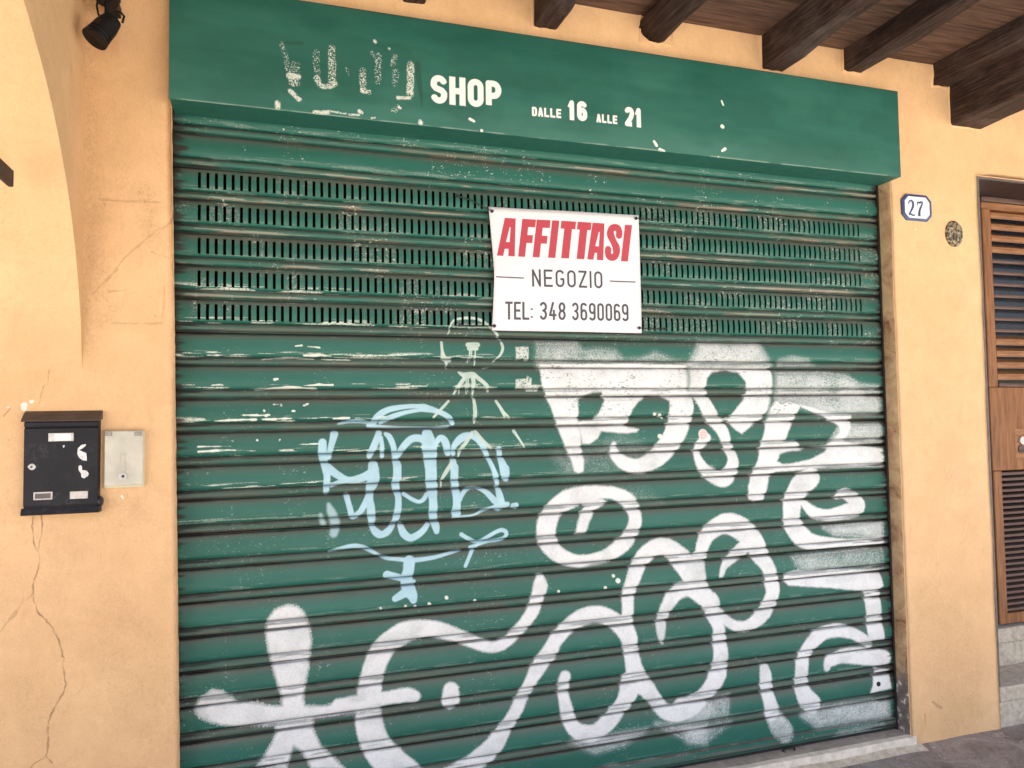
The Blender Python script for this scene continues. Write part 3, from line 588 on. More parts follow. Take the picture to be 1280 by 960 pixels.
def build_fascia_paint():
    C = Canvas(-.01, HB - .01, 2.895, HT + .01, .0015); H, Wd = C.h, C.w
    n1 = fbm(H, Wd, 10, 10, 101); n2 = fbm(H, Wd, 1.7, 1.7, 103, 2); big = fbm(H, Wd, 70, 160, 107, 3)
    C.lay((.012, .088, .066), sstep(.5, .68, big) * .5)
    C.lay((.036, .148, .118), sstep(.46, .3, big) * .4)
    t = lambda ox, oy, k: tracer(ox, oy, k, HP)
    f = t(320, 0, 4)
    def line(s, p0, p1, ht, sw, **kw):       # baseline from photo point p0 to p1, cap height in metres
        (xa, za), (xb, zb) = plane(*p0, HP), plane(*p1, HP)
        text(C, s, xa, xb, za, za + ht, sw, slope=(zb - za) / (xb - xa), **kw)
    hz = lambda p, q: abs(plane(*p, HP)[1] - plane(*q, HP)[1])
    line('SHOP', (538.6, 128.5), (627, 136.6), hz((539, 93), (539, 128.5)), .022, gap=.22)
    line('DALLE', (665, 145), (701.5, 148), hz((665, 133.5), (665, 145)), .0075, gap=.35)
    line('16', (710.5, 150), (734, 152), hz((711, 125.2), (711, 150)), .018, wid={'1': .45}, gap=.3)
    line('ALLE', (745.5, 153), (771.5, 155.5), hz((746, 142.2), (746, 153)), .0075, gap=.35)
    line('21', (781, 157.5), (802.5, 160), hz((781, 133.2), (781, 157.5)), .018, wid={'1': .45}, gap=.3)
    C.lay((.80, .81, .80), sstep(.0012, -.0012, C.D) * (.93 + .07 * n1)); C.new()
    # what is left of the scraped-off letters
    g = t(340, 40, 6.4)
    for dens, ss in ((.40, ([(355, 160, 40), (352, 260, 50), (372, 330, 30)], [(75, 90, 30), (110, 200, 30), (130, 300, 40)], [(190, 260, 60), (190, 300, 60)], [(850, 190, 50), (850, 280, 50), (850, 400, 46)], [(985, 200, 40), (965, 260, 40)], [(990, 320, 50), (985, 420, 40)], [(800, 170, 30), (830, 200, 30)], [(600, 300, 30), (610, 330, 30)], [(970, 630, 36), (1015, 600, 36)])),
                     (.50, ([(478, 130, 52), (480, 250, 58), (482, 400, 56)], [(728, 310, 50), (728, 400, 55), (735, 470, 50)], [(170, 400, 70), (200, 405, 50)])),
                     (.60, ([(360, 370, 50), (390, 425, 40), (440, 438, 40), (500, 415, 45)], [(725, 470, 38), (780, 478, 36)], [(1108, 260, 56), (1108, 380, 54), (1105, 500, 50)])),
                     (.72, ([(140, 350, 46), (210, 355, 46)], [(145, 470, 34), (215, 535, 36)], [(45, 560, 36), (48, 600, 40)], [(340, 642, 30), (400, 645, 34), (450, 640, 30)], [(470, 632, 8), (590, 652, 10)], [(620, 660, 10), (700, 665, 12)], [(700, 630, 26), (720, 645, 20)], [(1010, 525, 26), (1105, 528, 24)], [(1185, 705, 14), (1188, 722, 36)], [(800, 688, 14), (825, 684, 12)], [(820, 70, 22), (832, 82, 14)], [(935, 130, 16), (938, 134, 14)], [(1015, 600, 16), (1025, 606, 14)]))):
        for s in ss: C.stroke(g(*s), pad=.006)
        C.lay((.62, .68, .63), sstep(.003, -.002, C.D + (n1 - .5) * .006) * sstep(.06, -.06, n2 - dens + .04) * .9); C.new()
    for s in ([(110, 85, 22), (240, 90, 26)], [(1165, 250, 34), (1175, 380, 44), (1195, 520, 24), (1200, 600, 8)]): C.stroke(g(*s), pad=.006)
    C.lay((.016, .075, .055), sstep(.002, -.002, C.D) * .8); C.new()
    h = t(640, 0, 4)
    for s in ([(1048, 505, 8), (1056, 525, 8)], [(1050, 632, 18), (1053, 634, 18)], [(1050, 755, 10), (1065, 745, 14)], [(710, 708, 12), (722, 728, 14)], [(738, 748, 14), (760, 758, 14)], [(1032, 785, 8), (1034, 788, 8)]): C.stroke(h(*s), pad=.006)
    for s in ([(1070, 595, 14), (1090, 606, 12)], [(1128, 652, 12), (1130, 653, 12)]): C.stroke(f(*s), pad=.006)
    C.lay((.66, .74, .68), sstep(.0015, -.001, C.D)); C.new()
    # rubbed lower edge
    Zm = (C.z0 + (np.arange(H) + .5) * C.res)[:, None]
    C.lay((.20, .30, .25), sstep(HB + .006, HB + .001, Zm) * sstep(.40, .55, fbm(H, Wd, 4, 60, 113, 3)) * .8)
    C.lay((.05, .03, .02), sstep(HT - .008, HT - .001, Zm) * sstep(.40, .6, fbm(H, Wd, 4, 50, 117, 3)) * .8)
    return C
CF = build_fascia_paint(); IMG_FASCIA = CF.image('fascia_paint')

BX0, BX1, BZ0, BZ1 = 1.068, 1.684, 1.743, 2.209
def build_banner():
    C = Canvas(BX0, BZ0, BX1, BZ1, .0008)
    Y = .052
    def line(s, p0, p1, top, sw, **kw):
        (xa, za), (xb, zb), (xt, zt) = plane(*p0, Y), plane(*p1, Y), plane(*top, Y)
        text(C, s, xa, xb, za, zt, sw, slope=(zb - za) / (xb - xa), **kw)
    k = 5.332; q = lambda x, y: (600 + x / k, 240 + y / k)
    # the headline: heavy slanted capitals drawn as outlines
    (xa, za), (xb, zb), (xt, zt) = plane(*q(112, 425), Y), plane(*q(975, 462), Y), plane(*q(160, 170), Y)
    (xb2, zb2) = plane(*q(1003, 218), Y)
    hh = zt - za; sl = (xt + .0 - xa - .003) / hh * .62; slope = (zb - za) / (xb - xa)
    sh_ = (plane(*q(1003, 218), Y)[0] - plane(*q(977, 462), Y)[0])
    def f(x, v):                             # x: upright position in traced units, v: share of the cap height
        x0 = plane(*q(x, 430 + (x - 112) * .043), Y)[0]
        return x0 + sh_ * v, za + v * hh + slope * (x0 - xa)
    def letter(*pts): C.poly([f(*p) for p in pts], .01)
    for l, r, a, b in ((112, 232, 136, 210), (712, 822, 722, 803)):
        m = .5 * (l + r) + 2
        letter((l, 0), (l + 42, 0), (l + 48, .19), (r - 47, .19), (r - 44, 0), (r, 0), (b, 1), (a, 1))
        C.cut([f(*p) for p in ((m - 11, .37), (m + 13, .37), (m + 9, .76), (m + 3, .76))], .01)
    for l in (254, 350): letter((l, 0), (l + 46, 0), (l + 46, .37), (l + 84, .37), (l + 84, .58), (l + 46, .58), (l + 46, .79), (l + 92, .79), (l + 92, 1), (l, 1))
    for l in (452, 941): letter((l, 0), (l + 48, 0), (l + 48, 1), (l, 1))
    for l, b0, b1 in ((538, 513, 612), (641, 622, 716)): letter((l, 0), (l + 52, 0), (l + 52, .79), (b1, .79), (b1, 1), (b0, 1), (b0, .79), (l, .79))
    C.stroke([(*f(x, v), hh * .094) for x, v in ((909, .69), (909, .79), (896, .89), (876, .91), (856, .87), (848, .75), (856, .64), (878, .52), (902, .38), (907, .25), (898, .13), (876, .09), (856, .13), (848, .23), (848, .31))], True, pad=.01, butt=True)
    C.stroke([(*f(x, v), hh * .10) for x, v in ((852, .74), (866, .60), (892, .42), (902, .28))], True, pad=.01)
    C.lay((.45, .048, .072), sstep(.0008, -.0008, C.D)); C.new()
    line('NEGOZIO', q(345, 632), q(816, 644), q(345, 515), .0082, gap=.42)
    line('TEL:', q(170, 850), q(352, 853), q(170, 730), .0088, gap=.30, wid={':': .0})
    line('348', q(395, 853), q(568, 856), q(395, 733), .0088, gap=.34)
    line('3690069', q(608, 857), q(992, 862), q(608, 738), .0088, gap=.34)
    for a, b in ((q(103, 569), q(290, 575)), (q(866, 594), q(1040, 599))):
        (x0, z0), (x1, z1) = plane(*a, Y), plane(*b, Y); C.stroke([(x0, z0, .0024), (x1, z1, .0024)], False, pad=.006, butt=True)
    C.lay((.055, .055, .075), sstep(.0008, -.0008, C.D)); C.new()
    return C
IMG_BANNER = build_banner().image('banner_print')

def build_wall_marks():
    C = Canvas(-.62, 0.0, .06, 2.99, .0018); H, Wd = C.h, C.w
    n1 = fbm(H, Wd, 9, 9, 201); A = tracer(0, 240, 4, 0); B = tracer(0, 480, 4, 0); D = tracer(0, 720, 4, 0)
    for s in ([(105, 190), (110, 300), (130, 420), (170, 540)], [(205, 510), (215, 600), (235, 690), (240, 790), (245, 900), (238, 965)]): C.stroke(A(*[(*p, 3) for p in s]), pad=.006, jit=.0016)
    for s in ([(222, 5), (206, 55), (198, 100)], [(205, 655), (210, 720), (192, 830), (196, 900), (178, 965)], [(163, 665), (165, 780), (188, 835)], [(20, 160), (60, 115)]): C.stroke(B(*[(*p, 3) for p in s]), pad=.006, jit=.0016)
    for s in ([(178, -5), (165, 70), (180, 160), (230, 220), (270, 270), (300, 340), (318, 410), (312, 450), (325, 500), (322, 570), (285, 640), (255, 700), (240, 760), (240, 850), (230, 900), (170, 940), (155, 965)], [(160, 95), (110, 140), (60, 200), (8, 275)], [(232, 900), (262, 935)], [(120, 110), (80, 190), (40, 230)]): C.stroke(D(*[(*p, 3.4) for p in s]), pad=.006, jit=.0016)
    D_keep = C.D.copy(); C.new()
    for s in ([(870, 120), (830, 170), (780, 190), (735, 230), (690, 270), (640, 312), (600, 355), (560, 410), (520, 450), (470, 505)],): C.stroke(A(*[(*p, 6) for p in s]), pad=.006, jit=.0016)
    for s in ([(490, 35), (600, 42), (700, 44), (800, 52)],): C.stroke(A(*[(*p, 5) for p in s]), pad=.006, jit=.0016)
    for s in ([(755, 300), (840, 330)], [(822, 470), (820, 560), (808, 655)], [(560, 655), (700, 658), (810, 655)], [(520, 60), (521, 66)], [(775, 616), (777, 620)], [(545, 495), (640, 490)]): C.stroke(A(*[(*p, 4) for p in s]), pad=.006, jit=.0016)
    faint = sstep(.0035, -.0010, C.D + (n1 - .5) * .008) * .36; C.D = D_keep
    crack = sstep(.0018, -.0010, C.D + (n1 - .5) * .004) * (.35 + .65 * sstep(.3, .6, fbm(H, Wd, 30, 30, 211))); crack = np.maximum(crack, faint); C.new()
    for s in ([(240, 705, 9), (238, 760, 12), (240, 795, 6)],): C.stroke(A(*s), pad=.006, jit=.0016)
    for s in ([(120, 110, 22), (122, 125, 16)], [(155, 90, 14), (165, 86, 12)], [(612, 560, 10), (614, 572, 6)], [(40, 118, 8), (46, 114, 8)]): C.stroke(B(*s), pad=.006, jit=.0016)
    chip = sstep(.0015, -.001, C.D + (n1 - .5) * .004); C.new()
    # pitted strip beside the arch, patches below
    T = tracer(0, 0, 1, 0)
    C.stroke(T((108, -20, 16), (110, 120, 22), (112, 250, 28), (113, 340, 26), (112, 440, 16)), pad=.08)
    C.stroke(T((180, 240, 26), (190, 300, 26)), pad=.08); C.stroke(T((120, 320, 30), (128, 400, 34)), pad=.08)
    C.stroke(T((140, 770, 60), (170, 830, 90), (200, 900, 80)), pad=.1); C.stroke(T((130, 650, 50), (175, 640, 30)), pad=.08); C.stroke(T((20, 860, 40), (60, 900, 60)), pad=.1)
    rough = sstep(.03, -.03, C.D) * .9; rough *= np.where((C.z0 + (np.arange(H) + .5) * C.res)[:, None] < 1.3, .5, 1.)
    C.rgb = np.stack([crack, chip, rough], -1); C.a[:] = 1
    return C
CL = build_wall_marks(); IMG_WALL = CL.image('wall_marks')
def build_wall_marks_right():
    C = Canvas(2.86, 0.0, 3.42, 2.99, .002); H, Wd = C.h, C.w
    n1 = fbm(H, Wd, 9, 9, 301); D = tracer(960, 720, 4, 0); E_ = tracer(960, 0, 4, 0); A = tracer(960, 480, 4, 0)
    for s in ([(822, 632, 4), (838, 640, 7), (850, 655, 10), (872, 662, 5)], [(782, 690, 4), (786, 715, 7), (784, 738, 5)]): C.stroke(D(*s), pad=.006, jit=.004)
    crack = sstep(.0016, -.0012, C.D + (n1 - .5) * .005) * .55; C.new()
    for s in ([(735, 185, 8), (738, 190, 8)],): C.stroke(tracer(960, 240, 4, 0)(*s), pad=.006, jit=.0016)
    chip = sstep(.0015, -.001, C.D); C.new()
    C.stroke(tracer(0, 0, 1, 0)((1160, 760, 70), (1190, 820, 90), (1200, 900, 70)), pad=.1)
    C.stroke(tracer(0, 0, 1, 0)((1180, 560, 40), (1200, 600, 50)), pad=.1)
    rough = sstep(.03, -.05, C.D) * .55
    C.rgb = np.stack([crack, chip, rough], -1); C.a[:] = 1
    return C
CR = build_wall_marks_right(); IMG_WALL_R = CR.image('wall_marks_right')

# ------------------------------------------------------------------ materials in use
M_WALL = plaster('peach_plaster', (.770, .520, .290), (.700, .445, .238), (CL, IMG_WALL), (CR, IMG_WALL_R))
M_ARCH = plaster('ochre_plaster', (.770, .528, .298), (.705, .458, .248))
def m_reveal():
    m, n, b = mat('stained_reveal_plaster'); v = coords(n, (1, 1, 1), False)
    c = ramp(n, noise(n, v, 11, 7, .7, .8), [(.33, (.20, .105, .06)), (.42, (.40, .25, .15)), (.54, (.52, .37, .22)), (.68, (.60, .44, .27))])
    sp = n.nodes.new('ShaderNodeSeparateXYZ'); link(n, v, sp.inputs[0])
    low = ramp(n, math_(n, 'ADD', sp.outputs[2], math_(n, 'MULTIPLY', noise(n, v, 8, 5), .25)), [(.38, 1.), (.48, 0.)])
    c = mix(n, low, c, ramp(n, noise(n, v, 26, 5), [(.40, (.15, .13, .12)), (.56, (.22, .20, .19)), (.63, (.70, .67, .63))]))
    link(n, c, b.inputs['Base Color']); b.inputs['Roughness'].default_value = .9; b.inputs['Specular IOR Level'].default_value = .15
    bump(n, b, noise(n, v, 40, 7, .7), .7, .006); return m
M_REVEAL = m_reveal()
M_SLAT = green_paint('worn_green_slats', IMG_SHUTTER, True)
M_FASCIA = green_paint('green_fascia', IMG_FASCIA)
M_BANNER = printed('banner_pvc', IMG_BANNER, (.74, .755, .80), .5)
M_RAIL = simple('grimy_guide_rail', (.008, .0075, .007), (.022, .021, .020), 40, .6)
def m_beam():
    m, n, b = mat('dark_beam_wood'); v = coords(n, (10, .55, 10)); v1 = coords(n, (1, 1, 1))
    g = noise(n, v, 11, 10, .65)
    c = ramp(n, g, [(.36, (.018, .0095, .008)), (.55, (.058, .033, .026)), (.72, (.120, .076, .062))])
    c = mix(n, ramp(n, noise(n, v1, 5, 5, .6), [(.5, 0.), (.72, .55)]), c, (.150, .118, .105))
    vs = coords(n, (16, .28, 16)); sp = ramp(n, noise(n, vs, 6, 5, .7, .8), [(.478, 0.), (.495, 1.), (.512, 0.)])
    sp = math_(n, 'MULTIPLY', sp, ramp(n, noise(n, v1, 6, 3), [(.42, 0.), (.58, 1.)]))
    c = mix(n, sp, c, (.006, .004, .004))
    c = mix(n, ramp(n, noise(n, v1, 90, 4, .7), [(.70, 0.), (.76, .8)]), c, (.36, .30, .25))
    link(n, c, b.inputs['Base Color']); b.inputs['Roughness'].default_value = .7; b.inputs['Specular IOR Level'].default_value = .3
    bump(n, b, math_(n, 'SUBTRACT', math_(n, 'ADD', g, math_(n, 'MULTIPLY', noise(n, v1, 14, 5), .6)), math_(n, 'MULTIPLY', sp, 1.5)), .9, .008); return m
M_BEAM = m_beam()
M_PLANK = simple('ceiling_board_wood', (.050, .026, .018), (.175, .105, .075), 8, .68, stretch=(.6, 9, 9), bmp=.7, bd=.005, det=10, lo=.34, hi=.70)
M_DOOR = simple('door_wood', (.165, .066, .024), (.31, .140, .055), 9, .55, stretch=(9, 9, .8), bmp=.35, bd=.003, det=8)
M_LOUVRE = simple('louvre_wood', (.20, .085, .034), (.36, .175, .076), 9, .5, stretch=(.8, 9, 9), bmp=.3, bd=.003, det=8)
M_LOUVRE_D = simple('dark_louvre_wood', (.070, .040, .032), (.15, .095, .078), 6, .55, stretch=(.8, 9, 9), bmp=.3, bd=.003, det=8)  # darker tone of the louvre wood
M_FRAME = simple('grey_frame_paint', (.105, .092, .088), (.16, .14, .13), 20, .6)
M_DARK = simple('dark_transom_wood', (.022, .012, .012), (.035, .02, .018), 12, .5)
M_GLASS = simple('dark_pane', (.012, .016, .026), (.02, .026, .04), 4, .12, spec=.5)
M_STONE = simple('step_stone', (.37, .325, .26), (.55, .50, .415), 42, .8, bmp=.5, bd=.003, det=8)
M_THRESH = simple('threshold_stone', (.58, .53, .46), (.76, .71, .63), 30, .8, bmp=.4, bd=.003, det=8)
M_THRESH_T = simple('dusty_sill_stone', (.25, .225, .195), (.37, .34, .30), 24, .85, bmp=.4, bd=.003, det=8)
M_BLACK = simple('black_metal', (.011, .0115, .014), (.020, .020, .024), 30, .42, spec=.5)
def m_box():
    m, n, b = mat('blue_black_sheet_metal'); v = coords(n, (1, 1, 1), False)
    c = ramp(n, noise(n, v, 16, 5), [(.35, (.0055, .0065, .0105)), (.65, (.011, .012, .018))])
    sm = math_(n, 'MULTIPLY', ramp(n, noise(n, v, 26, 8, .75, 1.5), [(.52, 0.), (.66, .8)]), ramp(n, noise(n, v, 9, 3), [(.45, 0.), (.65, 1.)]))
    c = mix(n, sm, c, (.050, .050, .054))
    c = mix(n, ramp(n, noise(n, coords(n, (1, 1, 6), False), 190, 4, .8), [(.68, 0.), (.76, .5)]), c, (.085, .085, .09))
    link(n, c, b.inputs['Base Color']); b.inputs['Roughness'].default_value = .48; b.inputs['Specular IOR Level'].default_value = .28
    return m
M_BOXBLUE = m_box()
M_LID = simple('sky_lit_lid', (.055, .038, .031), (.080, .058, .048), 14, .5)  # lid colour lightened to carry the sky light on its slope
M_SILVER = simple('dull_silver', (.42, .42, .42), (.58, .58, .58), 40, .35, metal=.6)
M_WHITE = simple('white_paper', (.74, .74, .74), (.84, .84, .84), 30, .6)
M_STICK = simple('torn_sticker', (.55, .56, .58), (.78, .78, .79), 60, .7)
M_CREAM = simple('grey_cream_plastic', (.46, .45, .38), (.58, .57, .49), 16, .5)
M_CREAM2 = simple('yellowed_plastic', (.58, .54, .36), (.68, .64, .45), 16, .5)
M_HINGE = simple('worn_hinge', (.24, .235, .20), (.34, .33, .29), 30, .5)
M_ENAMEL = simple('white_enamel', (.72, .75, .80), (.80, .82, .86), 20, .22)
M_BLUE = simple('blue_enamel', (.035, .060, .16), (.055, .085, .21), 20, .3)
M_PLAQUE = simple('speckled_bronze', (.045, .034, .020), (.40, .34, .23), 85, .5, metal=.2, bmp=.9, bd=.004, lo=.44, hi=.58)
M_IRON = simple('rusty_iron', (.030, .020, .018), (.060, .040, .034), 26, .7, bmp=.5)
M_LAMP = simple('matt_black_lamp', (.005, .005, .006), (.010, .010, .012), 30, .5, spec=.25)
M_INSIDE = simple('unlit_shop_interior', (.010, .010, .010), (.016, .016, .016), 6, .9)
M_PAVE = None
def m_pave():
    m, n, b = mat('worn_pavement'); v = coords(n, (1, 1, 1), False)
    c = ramp(n, noise(n, v, 5, 8, .7, .5), [(.32, (.13, .112, .106)), (.5, (.25, .225, .215)), (.68, (.37, .345, .33))])
    c = mix(n, ramp(n, noise(n, v, 13, 8, .75, 1.4), [(.56, 0.), (.64, .8)]), c, (.50, .47, .43))
    c = mix(n, ramp(n, noise(n, v, 55, 5, .7), [(.58, 0.), (.66, .6)]), c, (.055, .046, .044))
    c = mix(n, ramp(n, noise(n, v, 120, 4, .7), [(.45, 0.), (.8, .5)]), c, (.05, .042, .04))
    link(n, c, b.inputs['Base Color']); b.inputs['Roughness'].default_value = .85
    bump(n, b, math_(n, 'ADD', noise(n, v, 30, 7, .7), noise(n, v, 6, 4)), .6, .008); return m
M_PAVE = m_pave()
M_STREET = simple('street_paving', (.36, .33, .29), (.48, .44, .39), 1.5, .85, det=9)

# ------------------------------------------------------------------ facade wall with its two openings
def facade():
    top = 2.60
    xs = np.unique(np.round(np.concatenate([np.arange(-4, -.62, .26), np.linspace(-.62, -.005, 32), np.linspace(-.005, OW + .005, 50), np.linspace(OW + .005, DX0, 26), np.linspace(DX0, DX1, 12), np.arange(DX1, 6.4, .3)]), 5))
    zs = np.unique(np.round(np.concatenate([np.arange(0, DZ1, .02), [DZ1], np.arange(DZ1 + .0186, top, .0186), [top], np.arange(top + .02, 3.0, .026), [3.02]]), 5))
    nx, nz = len(xs), len(zs)
    rx = fbm(nz, nx, 14, 9, 401, 3) - .5; ry = fbm(nz, nx, 5, 5, 403, 2) - .5
    X, Z = np.meshgrid(xs, zs); Y = rx * .010 + ry * .003
    sh = LEAN * (HB - Z) * np.clip(1 + X / .35, 0, 1) * (X < .01); X = X + np.where(X < .3, sh, 0)
    V = np.stack([X, Y, Z], -1).reshape(-1, 3).tolist(); Fc = []; mi = []
    inside = lambda x, z: (-.005 < x < OW + .005 and z < top) or (DX0 < x < DX1 and z < DZ1)
    hole = np.array([[inside((xs[i] + xs[i + 1]) / 2, (zs[j] + zs[j + 1]) / 2) for i in range(nx - 1)] for j in range(nz - 1)])
    vid = lambda j, i: j * nx + i
    for j in range(nz - 1):
        for i in range(nx - 1):
            if not hole[j, i]: Fc.append((vid(j, i), vid(j, i + 1), vid(j + 1, i + 1), vid(j + 1, i))); mi.append(0)
    ex = {}
    rr = np.random.RandomState(5)
    def deep(k, sx, sz, depth):              # rounded arris, then the reveal going back into the wall
        if (k, sx, sz) not in ex:
            x, y, z = V[k]; ids = [k]
            for dy, dx in ((.0008, .0014), (.003, .003), (.03, .003), (.06, .003), (.09, .003), (depth, .003)):
                w = rr.uniform(-.0022, .0022) if dy > .004 else rr.uniform(-.0008, .0008)
                V.append([x + sx * (dx + w) - (.24 * dy if sx == 1 and x < .2 else 0), y + dy if dy < depth else dy, z + sz * (dx + w)]); ids.append(len(V) - 1)
            ex[(k, sx, sz)] = ids
        return ex[(k, sx, sz)]
    def strip(k0, k1, sx, sz, depth, flip):
        a, b = deep(k0, sx, sz, depth), deep(k1, sx, sz, depth)
        for q in range(len(a) - 1):
            f = (a[q], a[q + 1], b[q + 1], b[q]); Fc.append(f[::-1] if flip else f); mi.append(0 if q < 2 or V[a[0]][0] < .2 or V[a[0]][0] > OW + .1 else 1)
    for j in range(nz - 1):
        for i in range(nx - 1):
            if not hole[j, i]: continue
            dp = .30
            if i and not hole[j, i - 1]: strip(vid(j, i), vid(j + 1, i), 1, 0, dp, True)
            if i < nx - 2 and not hole[j, i + 1]: strip(vid(j, i + 1), vid(j + 1, i + 1), -1, 0, dp, False)
            if j < nz - 2 and not hole[j + 1, i]: strip(vid(j + 1, i), vid(j + 1, i + 1), 0, -1, dp, True)
    o = mesh_np('facade_wall', V, Fc, [M_WALL, M_REVEAL], None, True, mi)
    tag(o, 'peach plaster wall with cracks surrounding the green shop shutter and the wooden door', 'wall')
facade()

# ------------------------------------------------------------------ arch at the left edge
def arch():
    cy, cz, r = -1.0, 1.5, 1.004; xa, xb = -.249, -.75
    N = 48; prof = [(cy + r * math.cos(math.pi * i / N), cz + r * math.sin(math.pi * i / N)) for i in range(N + 1)]
    V, Fc = [], []
    rows = 10
    def add(x, y, z): V.append((x, y, z)); return len(V) - 1
    nz = np.random.RandomState(8)
    xsI = np.linspace(xa, xb, 12); G = []
    wob = [nz.uniform(-.0035, .0035) for _ in range(N + 1)]
    for i, (y, z) in enumerate(prof):
        G.append([add(x, y, z + (wob[i] if 0 < k < 11 else wob[i] * .6) * (1 if 2 < i else 0)) for k, x in enumerate(xsI)])
    for i in range(N):
        for k in range(11): Fc.append((G[i][k], G[i][k + 1], G[i + 1][k + 1], G[i + 1][k]))
    for side, k in ((xa, 0), (xb, 11)):
        prev = None
        for i, (y, z) in enumerate(prof):
            z0 = V[G[i][k]][2]
            col = [G[i][k]] + [add(side + nz.uniform(-.0006, .0006), y, lerp(z0, 3.02, t)) for t in np.linspace(0, 1, rows)[1:]]
            if prev:
                for q in range(rows - 1):
                    f = (prev[q], col[q], col[q + 1], prev[q + 1]); Fc.append(f if k == 0 else f[::-1])
            prev = col
    o = mesh_np('plaster_arch', V, Fc, M_ARCH, None, True)
    o.data.set_sharp_from_angle(angle=math.radians(50))
    tag(o, 'cream plaster arch of the portico springing from the wall above the black mailbox', 'arch')
    boxo('pillar', xb, xa, -2.42, cy - r + .001, 0, 3.02, M_ARCH, o, .01)
arch()
bm = bmesh.new(); box(bm, -.374, -.360, -1.78, -.255, 2.062, 2.108, .002); tr = finish('tie_rod', bm, M_IRON)
tag(tr, 'dark iron tie rod entering the cream arch at the left edge', 'tie rod')

# ------------------------------------------------------------------ ceiling: boards and beams
ceil = thing('portico_ceiling', 'brown boarded portico ceiling resting on dark beams at top right', 'ceiling', (2.5, -1.2, CEIL))
y = .02; k = 0
while y > -2.44:
    w = random.uniform(.135, .185); xs0 = -4.0; cuts = sorted([random.uniform(-2, 5.5) for _ in range(2)])
    for a, b in zip([xs0] + cuts, cuts + [6.3]):
        dz = random.uniform(0, .004)
        boxo('plank', a + .0015, b - .0015, y - w + .003, y, CEIL + dz, CEIL + .025 + dz, M_PLANK, ceil, .002)
    y -= w
def beam(x0, x1, zb, label, kind=0, dx=0.0):
    bm = bmesh.new(); n = 14; rings = []
    w = x1 - x0; h = CEIL + .004 - zb
    if kind == 1: sec = [(w / 2 + w / 2 * math.cos(a), zb + w / 2 + (w / 2 if math.sin(a) < 0 else h - w / 2) * math.sin(a)) for a in np.linspace(0, 2 * math.pi, 14)[:-1]]
    else:
        c = .008; sec = [(c, zb), (w - c, zb), (w, zb + c), (w, zb + h), (0, zb + h), (0, zb + c)]
    r = random.Random(int(x0 * 1000))
    ph = [r.uniform(0, 6) for _ in range(4)]
    for i in range(n + 1):
        yy = .03 - 2.45 * i / n
        ox = .006 * math.sin(i * .9 + ph[0]) + dx * (.03 - yy); oz = .004 * math.sin(i * 1.3 + ph[1]) if 0 < i < n else 0
        rings.append([bm.verts.new((x0 + ox + a + .003 * math.sin(i * 2.1 + q + ph[2]), yy, b + (oz + .003 * math.sin(i * 1.7 + q * 2 + ph[3]) if b < CEIL - .02 else 0))) for q, (a, b) in enumerate(sec)])
    m = len(sec)
    for A, B in zip(rings, rings[1:]):
        for q in range(m): bm.faces.new((A[q], A[(q + 1) % m], B[(q + 1) % m], B[q]))
    bm.faces.new(rings[0]); bm.faces.new(rings[-1][::-1]); bmesh.ops.recalc_face_normals(bm, faces=bm.faces)
    o = finish('ceiling_beam', bm, M_BEAM, None, kind == 1)
    if x0 > 1.0:
        bm = bmesh.new(); rr2 = random.Random(int(x0 * 991)); A = []
        ring = [(-.001, CEIL - .001), (-.001, lerp(CEIL, zb, .5)), (-.001, zb), (w * .25, zb - .001), (w * .5, zb - .001), (w * .75, zb - .001), (w + .001, zb), (w + .001, lerp(CEIL, zb, .5)), (w + .001, CEIL - .001)]
        for q, (a, b_) in enumerate(ring):
            ox_ = -1 if q < 3 else (1 if q > 5 else 0); oz_ = -1 if 2 <= q <= 6 else 0; e = rr2.uniform(.004, .015)
            A.append([bm.verts.new((x0 + a, -.002 - rr2.uniform(.001, .009), b_)), bm.verts.new((x0 + a + ox_ * e * .5, -.004, b_ + oz_ * e * .5)), bm.verts.new((x0 + a + ox_ * e, .008, b_ + oz_ * e))])
        for a, b_ in zip(A, A[1:]):
            for q in range(2): bm.faces.new((a[q], a[q + 1], b_[q + 1], b_[q]))
        bmesh.ops.recalc_face_normals(bm, faces=bm.faces)
        finish('plaster_collar', bm, M_WALL, o, True)
    return tag(o, label, 'beam', 'dark wooden ceiling beams above the shop')
beam(.735, .82, 2.893, 'dark beam tip barely showing at the top above the scraped letters')
beam(1.229, 1.318, 2.876, 'squared dark beam above the white SHOP lettering, leftmost clearly visible')
beam(1.677, 1.815, 2.889, 'rounded log beam with a curved end above the opening hours', 1)
beam(2.235, 2.332, 2.849, 'thick dark beam reaching down to the top of the green fascia')
beam(2.652, 2.748, 2.898, 'slim squared beam above the right end of the green fascia')
beam(3.152, 3.247, 2.896, 'slim beam lying against the big low beam at top right')
beam(3.250, 3.43, 2.722, 'biggest and lowest dark beam at the top right corner')
st = boxo('light_blocker', -4.2, 6.4, -2.46, 1.6, 3.035, 6.0, M_ARCH); st['kind'] = 'structure'  # unseen block added over the boards to stop sun, sky and gap leaks

